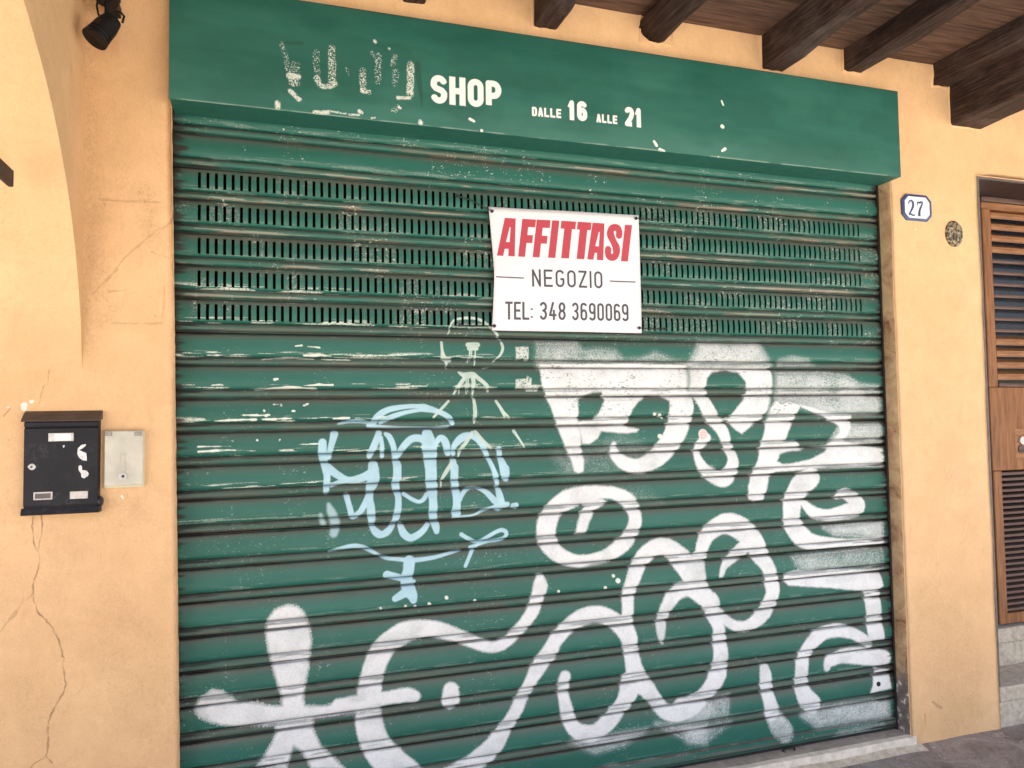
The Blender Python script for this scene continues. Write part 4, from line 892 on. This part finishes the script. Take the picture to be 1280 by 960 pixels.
# ------------------------------------------------------------------ roller shutter
sh = thing('roller_shutter', 'closed green roller shutter covered in white and pale blue graffiti', 'shutter', (OW / 2, YS, .05))
PROF = [(0, -.016), (.0030, -.0155), (.0036, -.004), (.0045, -.0005), (.008, .0022), (.013, .0046), (.017, .0060), (.028, .0084), (.045, .0100), (.060, .0100), (.067, .0090), (.072, .0072), (.0760, .0035), (.0780, -.002), (.0785, -.0085), (.0815, -.0085), (.0825, -.001), (.0855, .0030), (.089, .0058), (.093, .0070), (.097, .0068), (.101, .0050), (.104, .0018), (.1050, -.002), (.1056, -.0155), (.110, -.016)]
SX0, SX1 = -.010, 2.8765
SLX = np.linspace(.073, 2.769, 104); SW = .0095
def slat(i, holes=False, t0=0.0):
    r = np.random.RandomState(900 + i); zt = Z0 - P * i
    prof = [p for p in PROF if p[0] >= t0]
    if holes:
        prof = [p for p in prof if not (.019 < p[0] < .0705) or abs(p[0] - .045) < .001]; prof.insert([p[0] for p in prof].index(.072), (.0705, .0078))
        prof = [(.0172, .0068) if abs(p[0] - .017) < 1e-6 else p for p in prof]
        xs = np.concatenate([[SX0], np.stack([SLX - SW / 2, SLX + SW / 2], 1).ravel(), [SX1]])
    else: xs = np.linspace(SX0, SX1, 90)
    n = len(xs); ph = r.uniform(0, 6, 6); xx = xs
    sag = .0011 * np.sin(xx * 1.1 + ph[0]) + .0006 * np.sin(xx * 3.7 + ph[1]); tilt = r.uniform(-.0008, .0008) * (xx - 1.4)
    dent = np.convolve(r.uniform(-1, 1, n + 8), np.ones(9) / 9, 'valid') * .0016 + .0010 * np.sin(xx * 2.3 + ph[2])
    V = []; Fc = []; U = []
    for t, yo in prof:
        U += [(x, 0, zt - t) for x in xs]
        face = math.exp(-((t - .045) / .025) ** 2)
        for k in range(n): V.append((xs[k], YS - yo - dent[k] * face * (.25 if holes else 1.), zt - t + sag[k] + tilt[k]))
    ja = [k for k, p in enumerate(prof) if abs(p[0] - .0172) < 1e-6]; jb = [k for k, p in enumerate(prof) if abs(p[0] - .0705) < 1e-6]
    for j in range(len(prof) - 1):
        for k in range(n - 1):
            if holes and ja[0] <= j < jb[0] and k % 2 == 1: continue
            Fc.append((j * n + k, (j + 1) * n + k, (j + 1) * n + k + 1, j * n + k + 1))
    if holes:                                # the cut edges of every slot, 2.5 mm of sheet
        for k in range(1, n - 1, 2):
            loop = [jj * n + k for jj in range(ja[0], jb[0] + 1)] + [jj * n + k + 1 for jj in range(jb[0], ja[0] - 1, -1)]
            base = len(V)
            for q in loop: V.append((V[q][0], V[q][1] + .0035, V[q][2])); U.append(U[q])
            L = len(loop)
            for q in range(L): Fc.append((loop[q], base + q, base + (q + 1) % L, loop[(q + 1) % L]))
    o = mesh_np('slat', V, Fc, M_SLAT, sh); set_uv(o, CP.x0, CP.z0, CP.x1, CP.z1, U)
    try: o.data.set_sharp_from_angle(angle=math.radians(50))
    except Exception: pass
    return o
for i in range(-1, 20): slat(i, 1 <= i <= 5)
# bottom bar: last slat with its stiffening foot
V = []; Fc = []; xs = np.linspace(SX0, SX1, 60)
pr = [(.0, -.006), (.003, .001), (.007, .0065), (.020, .0085), (.060, .0085), (.070, .0080), (.073, .004), (.0755, .0035), (.078, .011), (.082, .014), (.098, .0145), (.112, .0145), (.117, .013), (.118, -.006)]
for t, yo in pr:
    for x in xs: V.append((x, YS - yo - .0008 * math.sin(x * 3 + t * 20), Z0 - P * 20 - t + .001 * math.sin(x * 1.3)))
for j in range(len(pr) - 1):
    for k in range(59): Fc.append((j * 60 + k, (j + 1) * 60 + k, (j + 1) * 60 + k + 1, j * 60 + k + 1))
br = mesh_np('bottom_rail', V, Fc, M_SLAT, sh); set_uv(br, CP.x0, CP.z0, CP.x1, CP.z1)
br.data.set_sharp_from_angle(angle=math.radians(35))
boxo('rubber_seal', SX0, SX1, YS - .010, YS + .005, .047, .0585, M_RAIL, sh)
for a, b in ((-.024, -.007), (2.873, OW - .0015)):
    bm = bmesh.new(); box(bm, a if a > 1 else a, b, YS - .0145, YS - .0125, .045, 2.45); box(bm, a if a < 1 else b - .003, a + .004 if a < 1 else b, YS - .012, YS + .03, .045, 2.45)
    finish('guide_rail', bm, M_RAIL, sh)
hx, hz = plane(1098, 855, YF)
tubeo('keyhole', [(hx, YS - .0115, hz), (hx, YS - .002, hz)], .010, M_RAIL, sh, 14)
rx, rz = plane(985, 935, YS - .02)
bm = bmesh.new(); tube(bm, [(rx + .030 * math.cos(a) , YS - .022 - .012 * abs(math.sin(a)), rz + .010 * math.sin(a) - .004) for a in np.linspace(0, 2 * math.pi, 15)], .0032, 6, False)
finish('pull_ring', bm, M_RAIL, sh, True)

# ------------------------------------------------------------------ shutter housing with painted lettering
ho = thing('shutter_housing', 'long green shutter box with white SHOP lettering and opening hours', 'shutter box', (OW / 2, HP, HB))
hx0, hx1 = -.0047, OW + .0041
bm = bmesh.new(); nx = 60
for z in (HB, HB + .004, lerp(HB, HT, .3), lerp(HB, HT, .65), HT - .004, HT):
    for k in range(nx + 1):
        x = lerp(hx0, hx1, k / nx); e = 0 if HB + .002 < z < HT - .002 else .003
        bm.verts.new((x, HP + e + .0018 * math.sin(x * 2.1 + 3 * z) * (e == 0), z))
bm.verts.ensure_lookup_table()
for j in range(5):
    for k in range(nx):
        q = j * (nx + 1) + k; bm.faces.new([bm.verts[t] for t in (q, q + 1, q + nx + 2, q + nx + 1)])
fa = finish('fascia', bm, M_FASCIA, ho, True); set_uv(fa, CF.x0, CF.z0, CF.x1, CF.z1)
def greenbox(name, *a):
    o = boxo(name, *a, M_FASCIA, ho); set_uv(o, -50, -50, -40, -40); return o
greenbox('soffit', hx0 + .002, hx1 - .002, HP + .003, YS + .02, HB + .0005, HB + .006)
greenbox('end_panel', hx0, hx0 + .003, HP + .004, .02, HB + .007, HT)
greenbox('end_panel', hx1 - .003, hx1, HP + .004, .02, HB + .007, HT)
greenbox('top_panel', hx0 + .004, hx1 - .004, HP + .004, .02, HT - .004, HT - .001)
boxo('roll_case', .03, OW - .03, .022, .29, HB + .008, 2.59, M_INSIDE, ho)

# dark shop behind the slots
bm = bmesh.new(); box(bm, -.3, OW + .3, .31, 1.5, -.02, 2.9)
bmesh.ops.delete(bm, geom=[f for f in bm.faces if f.calc_center_median().y < .32], context='FACES')
si = finish('shop_interior', bm, M_INSIDE); si['kind'] = 'structure'

# ------------------------------------------------------------------ for-rent banner tied to the shutter
ba = thing('rent_banner', 'white plastic banner reading AFFITTASI NEGOZIO tied to the shutter', 'banner', (1.376, .05, BZ0))
V = []; Fc = []; nu, nv = 34, 26
crn = {(0, 0): plane(615, 413, .052), (1, 0): plane(802, 416.5, .052), (0, 1): plane(611, 258, .052), (1, 1): plane(798, 269, .052)}
for j in range(nv + 1):
    for i in range(nu + 1):
        u, v = i / nu, j / nv
        x = lerp(lerp(crn[0, 0][0], crn[1, 0][0], u), lerp(crn[0, 1][0], crn[1, 1][0], u), v); z = lerp(lerp(crn[0, 0][1], crn[1, 0][1], u), lerp(crn[0, 1][1], crn[1, 1][1], u), v)
        x += .011 * math.sin(math.pi * v) * (1 - u) ** 3 + .004 * math.sin(math.pi * v) * u ** 3
        y = .0535 - .006 * math.sin(math.pi * u) * math.sin(math.pi * v) - .003 * math.sin(5 * v + 2.2 * u) - .009 * math.exp(-((u) ** 2 + (v - .45) ** 2) / .02) + .002 * math.sin(9 * u)
        V.append((x, y, z))
for j in range(nv):
    for i in range(nu): Fc.append((j * (nu + 1) + i, j * (nu + 1) + i + 1, (j + 1) * (nu + 1) + i + 1, (j + 1) * (nu + 1) + i))
bo = mesh_np('banner_sheet', V, Fc, M_BANNER, ba)
set_uv(bo, BX0, BZ0, BX1, BZ1)
so = bo.modifiers.new('thickness', 'SOLIDIFY'); so.thickness = .0008; so.offset = 1
def eyelet(px, py, tie):
    x, z = plane(px, py, .046)
    bm = bmesh.new(); tube(bm, [(x, .0475, z), (x, .0425, z)], .0062, 12); bmesh.ops.recalc_face_normals(bm, faces=bm.faces); e = finish('eyelet', bm, M_BLACK, ba, True, 40)
    pts = [(x, .043, z)]
    for q in tie: a, b = plane(*q, .05); pts.append((a, .055, b))
    tubeo('cable_tie', pts, [.0022] * len(pts), M_BLACK, ba, 6)
    a, b = pts[-1][0], pts[-1][2]; boxo('tie_head', a - .004, a + .004, .050, .060, b - .005, b + .005, M_BLACK, ba, .001)
eyelet(615, 264, [(606, 259), (590, 250), (572, 244)])
eyelet(795, 273, [(803, 273), (818, 273.5), (829, 273)])
eyelet(618, 407.5, [(607, 407), (590, 407), (575, 406)])
eyelet(799, 410, [(808, 410.5), (820, 411), (832, 411)])

# ------------------------------------------------------------------ house number and round cover
hn = thing('house_number_plate', 'white enamel house number plate 27 with blue border', 'house number', (3.025, -.004, 2.27))
(px0, pz1), (px1, pz0) = plane(1125, 242.3), plane(1163, 278.2)
def chamf(x0, x1, z0, z1, c): return [(x0 + c, z0), (x1 - c, z0), (x1, z0 + c), (x1, z1 - c), (x1 - c, z1), (x0 + c, z1), (x0, z1 - c), (x0, z0 + c)]
rx_ = (px1 - px0) / 2; rzc = (pz0 + pz1) / 2; rz_ = (pz1 - pz0) / 2; cx_ = (px0 + px1) / 2
prismo('plate', chamf(cx_ - rx_ + .004, cx_ + rx_ - .004, rzc - rz_ + .004, rzc + rz_ - .004, .023), -.010, .004, M_ENAMEL, hn)
bm = bmesh.new(); o1 = chamf(cx_ - rx_, cx_ + rx_, rzc - rz_, rzc + rz_, .026); o2 = chamf(cx_ - rx_ + .012, cx_ + rx_ - .012, rzc - rz_ + .010, rzc + rz_ - .010, .0215)
A = [[bm.verts.new((x, yy, z)) for x, z in o] for o, yy in ((o1, .004), (o1, -.009), (o2, -.0125), (o2, -.008))]
for a, b in zip(A, A[1:]):
    for k in range(8): bm.faces.new((a[k], a[(k + 1) % 8], b[(k + 1) % 8], b[k]))
bmesh.ops.recalc_face_normals(bm, faces=bm.faces); finish('border', bm, M_BLUE, hn)
def flat_stroke(name, pts, parent, y0, y1, m):
    """raised enamel digit: a ribbon of varying width along a smooth line"""
    p = np.array(pts, float); out = []
    for i in range(len(p) - 1):
        q = [p[max(i - 1, 0)], p[i], p[i + 1], p[min(i + 2, len(p) - 1)]]
        for t in np.linspace(0, 1, 6)[:-1]: out.append(.5 * (2 * q[1] + (q[2] - q[0]) * t + (2 * q[0] - 5 * q[1] + 4 * q[2] - q[3]) * t * t + (3 * q[1] - q[0] - 3 * q[2] + q[3]) * t ** 3))
    out.append(p[-1]); L, Rr = [], []
    for i, q in enumerate(out):
        d = out[min(i + 1, len(out) - 1)][:2] - out[max(i - 1, 0)][:2]; d = d / (np.hypot(*d) + 1e-9); nn = np.array([-d[1], d[0]])
        L.append(q[:2] + nn * q[2] / 2); Rr.append(q[:2] - nn * q[2] / 2)
    bm = bmesh.new(); a = [[bm.verts.new((x, yy, z)) for x, z in S_] for S_, yy in ((L, y0), (Rr, y0), (L, y1), (Rr, y1))]
    for i in range(len(L) - 1):
        bm.faces.new((a[0][i], a[0][i + 1], a[1][i + 1], a[1][i])); bm.faces.new((a[0][i], a[2][i], a[2][i + 1], a[0][i + 1])); bm.faces.new((a[1][i], a[1][i + 1], a[3][i + 1], a[3][i]))
    bmesh.ops.recalc_face_normals(bm, faces=bm.faces); return finish(name, bm, m, parent)
n27 = tracer(1110, 230, 10.67, -.0108)
flat_stroke('digit', [(a, b, r * 1.55) for a, b, r in n27((275, 265, 12), (285, 230, 20), (312, 222, 26), (335, 255, 38), (330, 310, 36), (305, 365, 26), (285, 405, 24), (300, 400, 22), (325, 412, 26), (350, 420, 16), (355, 400, 6))], hn, -.0112, -.009, M_BLUE)
flat_stroke('digit', [(a, b, r * 1.55) for a, b, r in n27((392, 285, 8), (395, 245, 18), (420, 250, 28), (455, 240, 22), (450, 285, 26), (425, 345, 34), (418, 400, 42), (420, 430, 44))], hn, -.0112, -.009, M_BLUE)

x, z = plane(1191.5, 292.5)
bm = bmesh.new(); N = 28; rings = []
for rr, yy in ((.052, .006), (.052, -.006), (.048, -.011), (.034, -.015), (.018, -.017), (.001, -.0175)):
    rings.append([bm.verts.new((x + rr * .96 * math.cos(2 * math.pi * k / N), yy, z + rr * 1.14 * math.sin(2 * math.pi * k / N))) for k in range(N)])
for a, b in zip(rings, rings[1:]):
    for k in range(N): bm.faces.new((a[k], a[(k + 1) % N], b[(k + 1) % N], b[k]))
bm.faces.new(rings[-1]); bmesh.ops.recalc_face_normals(bm, faces=bm.faces)
o = finish('wall_cover', bm, M_PLAQUE, None, True, 50)
tag(o, 'round speckled brown metal cover on the wall right of the number plate', 'cover plate')

# ------------------------------------------------------------------ black mailbox
mb = thing('mailbox', 'black metal mailbox with torn stickers on the left wall', 'mailbox', (-.28, 0, 1.161))
FY = -.034
pm = lambda px, py, y=FY: plane(px, py, y)
q = tracer(10, 500, 6.0, FY)
mx0, mx1 = q((112, 0))[0][0], q((686, 300))[0][0]; mz0, mz1 = 1.163, 1.452
boxo('body', mx0 + .003, mx1 - .003, FY + .006, .006, mz0 + .004, 1.437, M_BOXBLUE, mb, .003)
zt = q((400, 208))[0][1]; zb = q((400, 792))[0][1]
boxo('door_panel', mx0 + .0035, mx1 - .0035, FY, FY + .008, zb, zt, M_BOXBLUE, mb, .002)
# hinged lid: hood that slopes to the front
zl0 = q((400, 196))[0][1]; zl1 = q((400, 158))[0][1]
bm = bmesh.new(); pr = [(FY - .008, zl1 - .001), (FY - .010, zl1), (FY - .0095, zl1 + .003), (FY + .014, mz1), (.004, mz1 + .012), (.004, 1.438), (FY + .004, zl1 - .0005)]
A = [[bm.verts.new((xx, yy, zz)) for yy, zz in pr] for xx in (mx0 - .002, mx1 + .002)]
for k in range(len(pr)): bm.faces.new((A[0][k], A[0][(k + 1) % len(pr)], A[1][(k + 1) % len(pr)], A[1][k]))
bm.faces.new(A[0]); bm.faces.new(A[1][::-1]); bmesh.ops.recalc_face_normals(bm, faces=bm.faces); finish('lid', bm, M_LID, mb)
boxo('mail_flap', mx0 + .0035, mx1 - .0035, FY - .001, FY + .008, zt + .0025, zl1 - .0015, M_BOXBLUE, mb, .002)
bm = bmesh.new(); zf = q((400, 805))[0][1]; zg = q((400, 855))[0][1]
pr = [(FY + .001, zf), (FY - .006, zg + .002), (FY - .004, zg), (.004, zg), (.004, zf)]
A = [[bm.verts.new((xx, yy, zz)) for yy, zz in pr] for xx in (mx0 - .001, mx1 + .001)]
for k in range(5): bm.faces.new((A[0][k], A[0][(k + 1) % 5], A[1][(k + 1) % 5], A[1][k]))
bm.faces.new(A[0]); bm.faces.new(A[1][::-1]); bmesh.ops.recalc_face_normals(bm, faces=bm.faces); finish('bottom_lip', bm, M_BOXBLUE, mb)
def rect(a, b): (xa, za), (xb, zb_) = q(a, b); return min(xa, xb), max(xa, xb), min(za, zb_), max(za, zb_)
a = rect((305, 248), (494, 308)); ns = boxo('name_slot', a[0], a[1], FY - .004, FY + .001, a[2], a[3], M_SILVER, mb, .001)
a = rect((352, 253), (474, 303)); boxo('label_card', a[0], a[1], FY - .0052, FY - .003, a[2], a[3], M_WHITE, ns)
a = rect((192, 692), (334, 746)); ns = boxo('name_slot', a[0], a[1], FY - .003, FY + .001, a[2], a[3], M_SILVER, mb, .001)
a = rect((204, 702), (322, 736)); boxo('dark_insert', a[0], a[1], FY - .004, FY - .002, a[2], a[3], M_FRAME, ns)
a = rect((465, 686), (600, 738)); boxo('maker_badge', a[0], a[1], FY - .0025, FY + .001, a[2], a[3], M_SILVER, mb, .001)
lp = prismo('lock_plate', q((148, 500), (165, 482), (182, 476), (200, 484), (212, 502), (198, 520), (180, 526), (162, 518)), FY - .003, FY + .001, M_SILVER, mb)
kx, kz = q((179, 502))[0]; tubeo('keyhole', [(kx, FY - .005, kz), (kx, FY - .001, kz)], .0028, M_BLACK, lp, 10)
prismo('torn_sticker', q((585, 330), (550, 338), (525, 362), (520, 400), (532, 430), (560, 452), (592, 455), (590, 420), (588, 398), (562, 388), (535, 375), (560, 362), (582, 345)), FY - .0012, FY + .0005, M_STICK, mb)
prismo('torn_sticker', q((530, 495), (545, 488), (556, 500), (555, 525), (590, 530), (606, 550), (600, 570), (570, 588), (552, 578), (548, 552), (530, 525)), FY - .0012, FY + .0005, M_STICK, mb)
prismo('torn_sticker', q((412, 340), (426, 338), (420, 358), (414, 356)), FY - .0012, FY + .0005, M_STICK, mb)
kx, kz = pm(125.5, 626.5, -.018); tubeo('side_knob', [(mx1 - .004, -.018, kz), (mx1 + .004, -.018, kz), (mx1 + .008, -.018, kz)], [.015, .015, .009], M_BLACK, mb, 14)

# ------------------------------------------------------------------ small metal box beside it
sb = thing('meter_box', 'small silver grey meter box with a round lock right of the mailbox', 'meter box', (-.12, 0, 1.23))
FY2 = -.024; q2 = tracer(10, 500, 6.0, FY2)
def rect2(a, b): (xa, za), (xb, zb_) = q2(a, b); return min(xa, xb), max(xa, xb), min(za, zb_), max(za, zb_)
a = rect2((718, 236), (1014, 655)); boxo('back_box', a[0] - .001, a[1] + .001, FY2 + .010, .006, a[2], a[3], M_CREAM2, sb, .003)
a = rect2((724, 234), (1012, 636)); boxo('cover', a[0], a[1], FY2, FY2 + .0085, a[2], a[3], M_CREAM, sb, .003, 2)
for u in ((728, 240, 780, 268), (950, 240, 1004, 268)):
    a = rect2(u[:2], u[2:]); boxo('hinge', a[0], a[1], FY2 - .0045, FY2 + .001, a[2], a[3], M_HINGE, sb, .001)
kx, kz = q2((862, 572))[0]
lk = tubeo('lock', [(kx, FY2 - .004, kz), (kx, FY2 + .002, kz)], .0115, M_SILVER, sb, 18)
tubeo('keyhole', [(kx + .001, FY2 - .0052, kz), (kx + .001, FY2 - .003, kz)], .0042, M_BLACK, lk, 10)
a = rect2((846, 405), (880, 540)); boxo('pressed_rib', a[0], a[1], FY2 - .0015, FY2 + .001, a[2], a[3], M_CREAM, sb, .0012)

# ------------------------------------------------------------------ spotlight at the top left
sp = thing('spotlight', 'small black spotlight tilted downward on the wall at top left', 'spotlight', (-.165, 0, 2.70))
bm = bmesh.new(); tube(bm, [(-.166, -.12, 2.678), (-.166, -.12, 2.690), (-.166, -.12, 2.735)], [.030, .036, .036], 20); bmesh.ops.recalc_face_normals(bm, faces=bm.faces); finish('canopy', bm, M_LAMP, sp, True, 40)
boxo('wall_bracket', -.182, -.150, -.10, .008, 2.695, 2.730, M_LAMP, sb if 0 else sp, .003)
j = plane(135, 20, -.12); t0 = plane(144, 27, -.12); b0 = plane(117, 52, -.16)
tubeo('arm', [(-.166, -.12, 2.682), (j[0] - .002, -.12, j[1] + .004)], .0075, M_LAMP, sp, 10)
p0, p1 = plane(141.5, 24, -.12), plane(120.5, 54.5, -.12); ax = Vector((p1[0] - p0[0], -.026, p1[1] - p0[1])); L0 = ax.length; ax.normalize(); h0 = Vector((p0[0], -.12, p0[1]))
bm = bmesh.new(); L = L0
tube(bm, [h0 - ax * .002, h0 + ax * .004, h0 + ax * .035, h0 + ax * (L - .030), h0 + ax * (L - .028), h0 + ax * (L - .025), h0 + ax * (L - .0235), h0 + ax * (L - .016), h0 + ax * (L - .0145), h0 + ax * (L - .0115), h0 + ax * (L - .010), h0 + ax * L, h0 + ax * (L - .004)],
     [.018, .026, .032, .0335, .030, .030, .0345, .0345, .031, .031, .036, .0365, .033], 28)
bmesh.ops.recalc_face_normals(bm, faces=bm.faces); finish('lamp_body', bm, M_LAMP, sp, True, 35)
c = h0 + ax * (L - .0032); tubeo('lens', [c, c + ax * .001], .030, M_INSIDE, sp, 20)
tubeo('yoke', [h0 + Vector((.004, .0, .022)), h0 + Vector((.020, -.002, .024)), h0 + Vector((.030, -.004, .012)), h0 + Vector((.026, -.006, -.010))], .0035, M_LAMP, sp, 8)
tubeo('cable', [(-.190, -.125, 2.682), (-.192, -.13, 2.66), (-.186, -.135, 2.63), h0 + ax * .02 + Vector((-.006, 0, .018))], .0032, M_LAMP, sp, 8)

# ------------------------------------------------------------------ wooden door with louvres, seen at the right edge
dr = thing('wooden_door', 'brown wooden door with louvred panels at the right edge', 'door', (3.95, .24, .36))
DY = .215
d = lambda px, py, y=DY: plane(px, py, y)
zt1 = d(1245, 244)[1]; zt2 = d(1245, 262)[1]
xr = 4.415; xl = d(1227, 262)[0]; xs_ = .5 * (d(1237.5, 268)[0] + d(1246, 476)[0]) 
boxo('frame_jamb', DX0 + .0055, DX0 + .019, .004, DY + .06, .18, 2.494, M_FRAME, dr, .002)
boxo('frame_head', DX0 + .0055, 4.40, .004, .018, 2.4945, 2.5015, M_FRAME, dr, .001)
boxo('head_lining', DX0 + .0055, 4.40, .0185, DY + .06, 2.494, 2.5015, M_DARK, dr)
xl = max(xl, DX0 + .020); zt1 = 2.4935
boxo('top_rail', xl, xr, DY - .004, DY + .05, d(1245, 252.5)[1], zt1 - .001, M_LOUVRE_D, dr, .003)
boxo('door_rail', xl, xr, DY, DY + .045, zt2, d(1245, 253.5)[1], M_LOUVRE, dr, .003)
zmid1, zmid0 = d(1250, 484)[1], d(1256, 588)[1]; zbot = d(1258, 780)[1]
bm = bmesh.new(); xst = d(1238, 270)[0]; xst2 = d(1261, 778)[0]
boxo('stile', xl, xst, DY - .002, DY + .045, zmid1 + .001, zt2 - .001, M_DOOR, dr, .003)
boxo('stile', xl + .002, xst, DY - .002, DY + .045, zbot, zmid0 - .0015, M_DOOR, dr, .003)
boxo('lock_panel', xl + .001, xr, DY - .001, DY + .045, zmid0, zmid1, M_DOOR, dr, .003)
boxo('panel_moulding', xst + .001, xr, DY - .008, DY + .03, zmid1 + .001, zmid1 + .020, M_LOUVRE_D, dr, .003)
boxo('bottom_rail', xst + .001, xr, DY - .0005, DY + .045, zbot, zbot + .05, M_DOOR, dr, .003)
boxo('window_pane', xst - .01, xr, DY + .055, DY + .060, zbot, zt2, M_GLASS, dr)
def louvres(za, zb, n, mats, tilt, th, nm):
    first = {}
    for k in range(n):
        zc = lerp(za, zb, (k + .5) / n); m = mats(k / (n - 1)); key = m.name
        dz = (zb - za) / n * tilt
        if key not in first:
            bm = bmesh.new(); pts = [(DY + .002, 0), (DY + .002, th), (DY + .036, th + abs(dz)), (DY + .036, abs(dz))]
            A = [[bm.verts.new((xx, yy, zz)) for yy, zz in pts] for xx in (xst + .0005, xr)]
            for t in range(4): bm.faces.new((A[0][t], A[0][(t + 1) % 4], A[1][(t + 1) % 4], A[1][t]))
            bm.faces.new(A[0]); bm.faces.new(A[1][::-1]); bmesh.ops.recalc_face_normals(bm, faces=bm.faces)
            first[key] = finish(nm, bm, m, None); o = first[key]
        else: o = first[key].copy(); COL.objects.link(o)
        o.location = (0, 0, zc - th / 2); attach(o, dr)
# upper louvres: shut at the top and bottom of the panel, open in the middle
ztop = zt2 - .002
rows = [268 + 14.6 * k for k in range(15)]
first = None
za, zb = zmid1 + .022, ztop; n = 15; pitch = (zb - za) / n
for k in range(n):
    zc = zb - (k + .5) * pitch; shut = k < 4 or k > 10
    bm = bmesh.new(); h_ = pitch * (.52 if shut else .26)
    pts = [(DY + .001, -h_ / 2), (DY - .002, 0), (DY + .001, h_ / 2), (DY + .040, h_ / 2 + (.020 if shut else .006)), (DY + .040, -h_ / 2 + (.020 if shut else .006))]
    A = [[bm.verts.new((xx, yy, zz)) for yy, zz in pts] for xx in (xst + .0005, xr)]
    for t in range(5): bm.faces.new((A[0][t], A[0][(t + 1) % 5], A[1][(t + 1) % 5], A[1][t]))
    bm.faces.new(A[0]); bm.faces.new(A[1][::-1]); bmesh.ops.recalc_face_normals(bm, faces=bm.faces)
    o = finish('louvre_slat', bm, M_LOUVRE if shut else M_LOUVRE_D, None); o.location = (0, 0, zc); attach(o, dr)
za, zb = zbot + .051, zmid0 - .003; n = 25; pitch = (zb - za) / n
for k in range(n):
    bm = bmesh.new(); h_ = pitch * .42
    pts = [(DY + .004, -h_ / 2), (DY + .002, 0), (DY + .004, h_ / 2), (DY + .036, h_ / 2 + .006), (DY + .036, -h_ / 2 + .006)]
    A = [[bm.verts.new((xx, yy, zz)) for yy, zz in pts] for xx in (xst + .0005, xr)]
    for t in range(5): bm.faces.new((A[0][t], A[0][(t + 1) % 5], A[1][(t + 1) % 5], A[1][t]))
    bm.faces.new(A[0]); bm.faces.new(A[1][::-1]); bmesh.ops.recalc_face_normals(bm, faces=bm.faces)
    o = finish('louvre_slat', bm, M_LOUVRE_D, None); o.location = (0, 0, zb - (k + .5) * pitch); attach(o, dr)
kx, kz = d(1275, 551); lk = boxo('lock_scar', kx - .035, kx + .05, DY - .0022, DY, kz - .085, kz + .06, M_LOUVRE, dr, .001)
tubeo('lock_cylinder', [(kx + .006, DY - .012, kz + .002), (kx + .006, DY, kz + .002)], .020, M_SILVER, lk, 18)
tubeo('escutcheon', [(kx + .002, DY - .007, kz - .04), (kx + .002, DY, kz - .04)], .021, M_LOUVRE_D, lk, 18)

# ------------------------------------------------------------------ steps, threshold, ground
x0s = DX0 + .010
s1 = thing('stone_step', 'lower pale stone doorstep beside the peach wall end', 'step', (3.9, .05, 0), 'stone steps below the wooden door')
boxo('riser', x0s, 4.40, .006, .30, -.02, .112, M_STONE, s1, .004, 1, .0015)
boxo('tread', x0s, 4.40, .000, .30, .1125, .176, M_STONE, s1, .006, 2, .0015)
s2 = thing('stone_step', 'upper pale stone doorstep directly under the wooden door', 'step', (3.9, .2, .176), 'stone steps below the wooden door')
boxo('riser', x0s, 4.40, .206, .5, .1765, .288, M_STONE, s2, .004, 1, .0015)
boxo('tread', x0s, 4.40, .200, .5, .2885, .358, M_STONE, s2, .006, 2, .0015)
th = thing('stone_threshold', 'long worn stone sill under the green shutter', 'threshold', (OW / 2, .03, 0))
bm = bmesh.new(); xs = np.linspace(.02, OW + .012, 70); r = random.Random(3)
pr = [(.28, .044), (.012, .043), (-.018, .044), (-.0215, .041), (-.0225, .020), (-.022, -.02)]
A = [[bm.verts.new((x, yy + r.uniform(-.0012, .0012), zz + r.uniform(-.0008, .0008))) for yy, zz in pr] for x in xs]
for a, b in zip(A, A[1:]):
    for k in range(len(pr) - 1):
        f = bm.faces.new((a[k], a[k + 1], b[k + 1], b[k])); f.material_index = 0 if k < 1 else 1
for a in (A[0], A[-1]): bm.faces.new(a)
bmesh.ops.recalc_face_normals(bm, faces=bm.faces); finish('sill_stone', bm, [M_THRESH_T, M_THRESH], th)
bm = bmesh.new(); xs = np.linspace(1.0, OW + .035, 120); A = []; e1 = fbm(1, 120, 1, 16, 91, 3)[0]; e2 = fbm(1, 120, 1, 9, 93, 3)[0]
for x, a, b in zip(xs, e1, e2): A.append([bm.verts.new((x, -.0222, .010 + .010 * b)), bm.verts.new((x, -.026 - .012 * a, .006 + .007 * b)), bm.verts.new((x, -.030 - .035 * a, .0045)), bm.verts.new((x, -.036 - .05 * a - .02 * b, -.012))])
for a, b in zip(A, A[1:]):
    for k in range(3): bm.faces.new((a[k], a[k + 1], b[k + 1], b[k]))
bmesh.ops.recalc_face_normals(bm, faces=bm.faces); finish('mortar_fillet', bm, M_STONE, th, True)

def sheet(name, x0, x1, y0, y1, z, m, nx=1, ny=1, amp=0.):
    nn = fbm(ny + 1, nx + 1, 5, 5, 77, 3) if amp else None
    V = [(lerp(x0, x1, i / nx), lerp(y0, y1, j / ny), z + (float(nn[j, i] - .5) * amp if amp else 0)) for j in range(ny + 1) for i in range(nx + 1)]
    Fc = [(j * (nx + 1) + i, j * (nx + 1) + i + 1, (j + 1) * (nx + 1) + i + 1, (j + 1) * (nx + 1) + i) for j in range(ny) for i in range(nx)]
    o = mesh_np(name, V, Fc, m, None, True); o['kind'] = 'structure'; return o
sheet('ground', -900, 900, -900, 900, -.05, M_STREET)
sheet('pavement', -4.2, 6.4, -2.6, .6, 0.0, M_PAVE, 200, 60, .008)
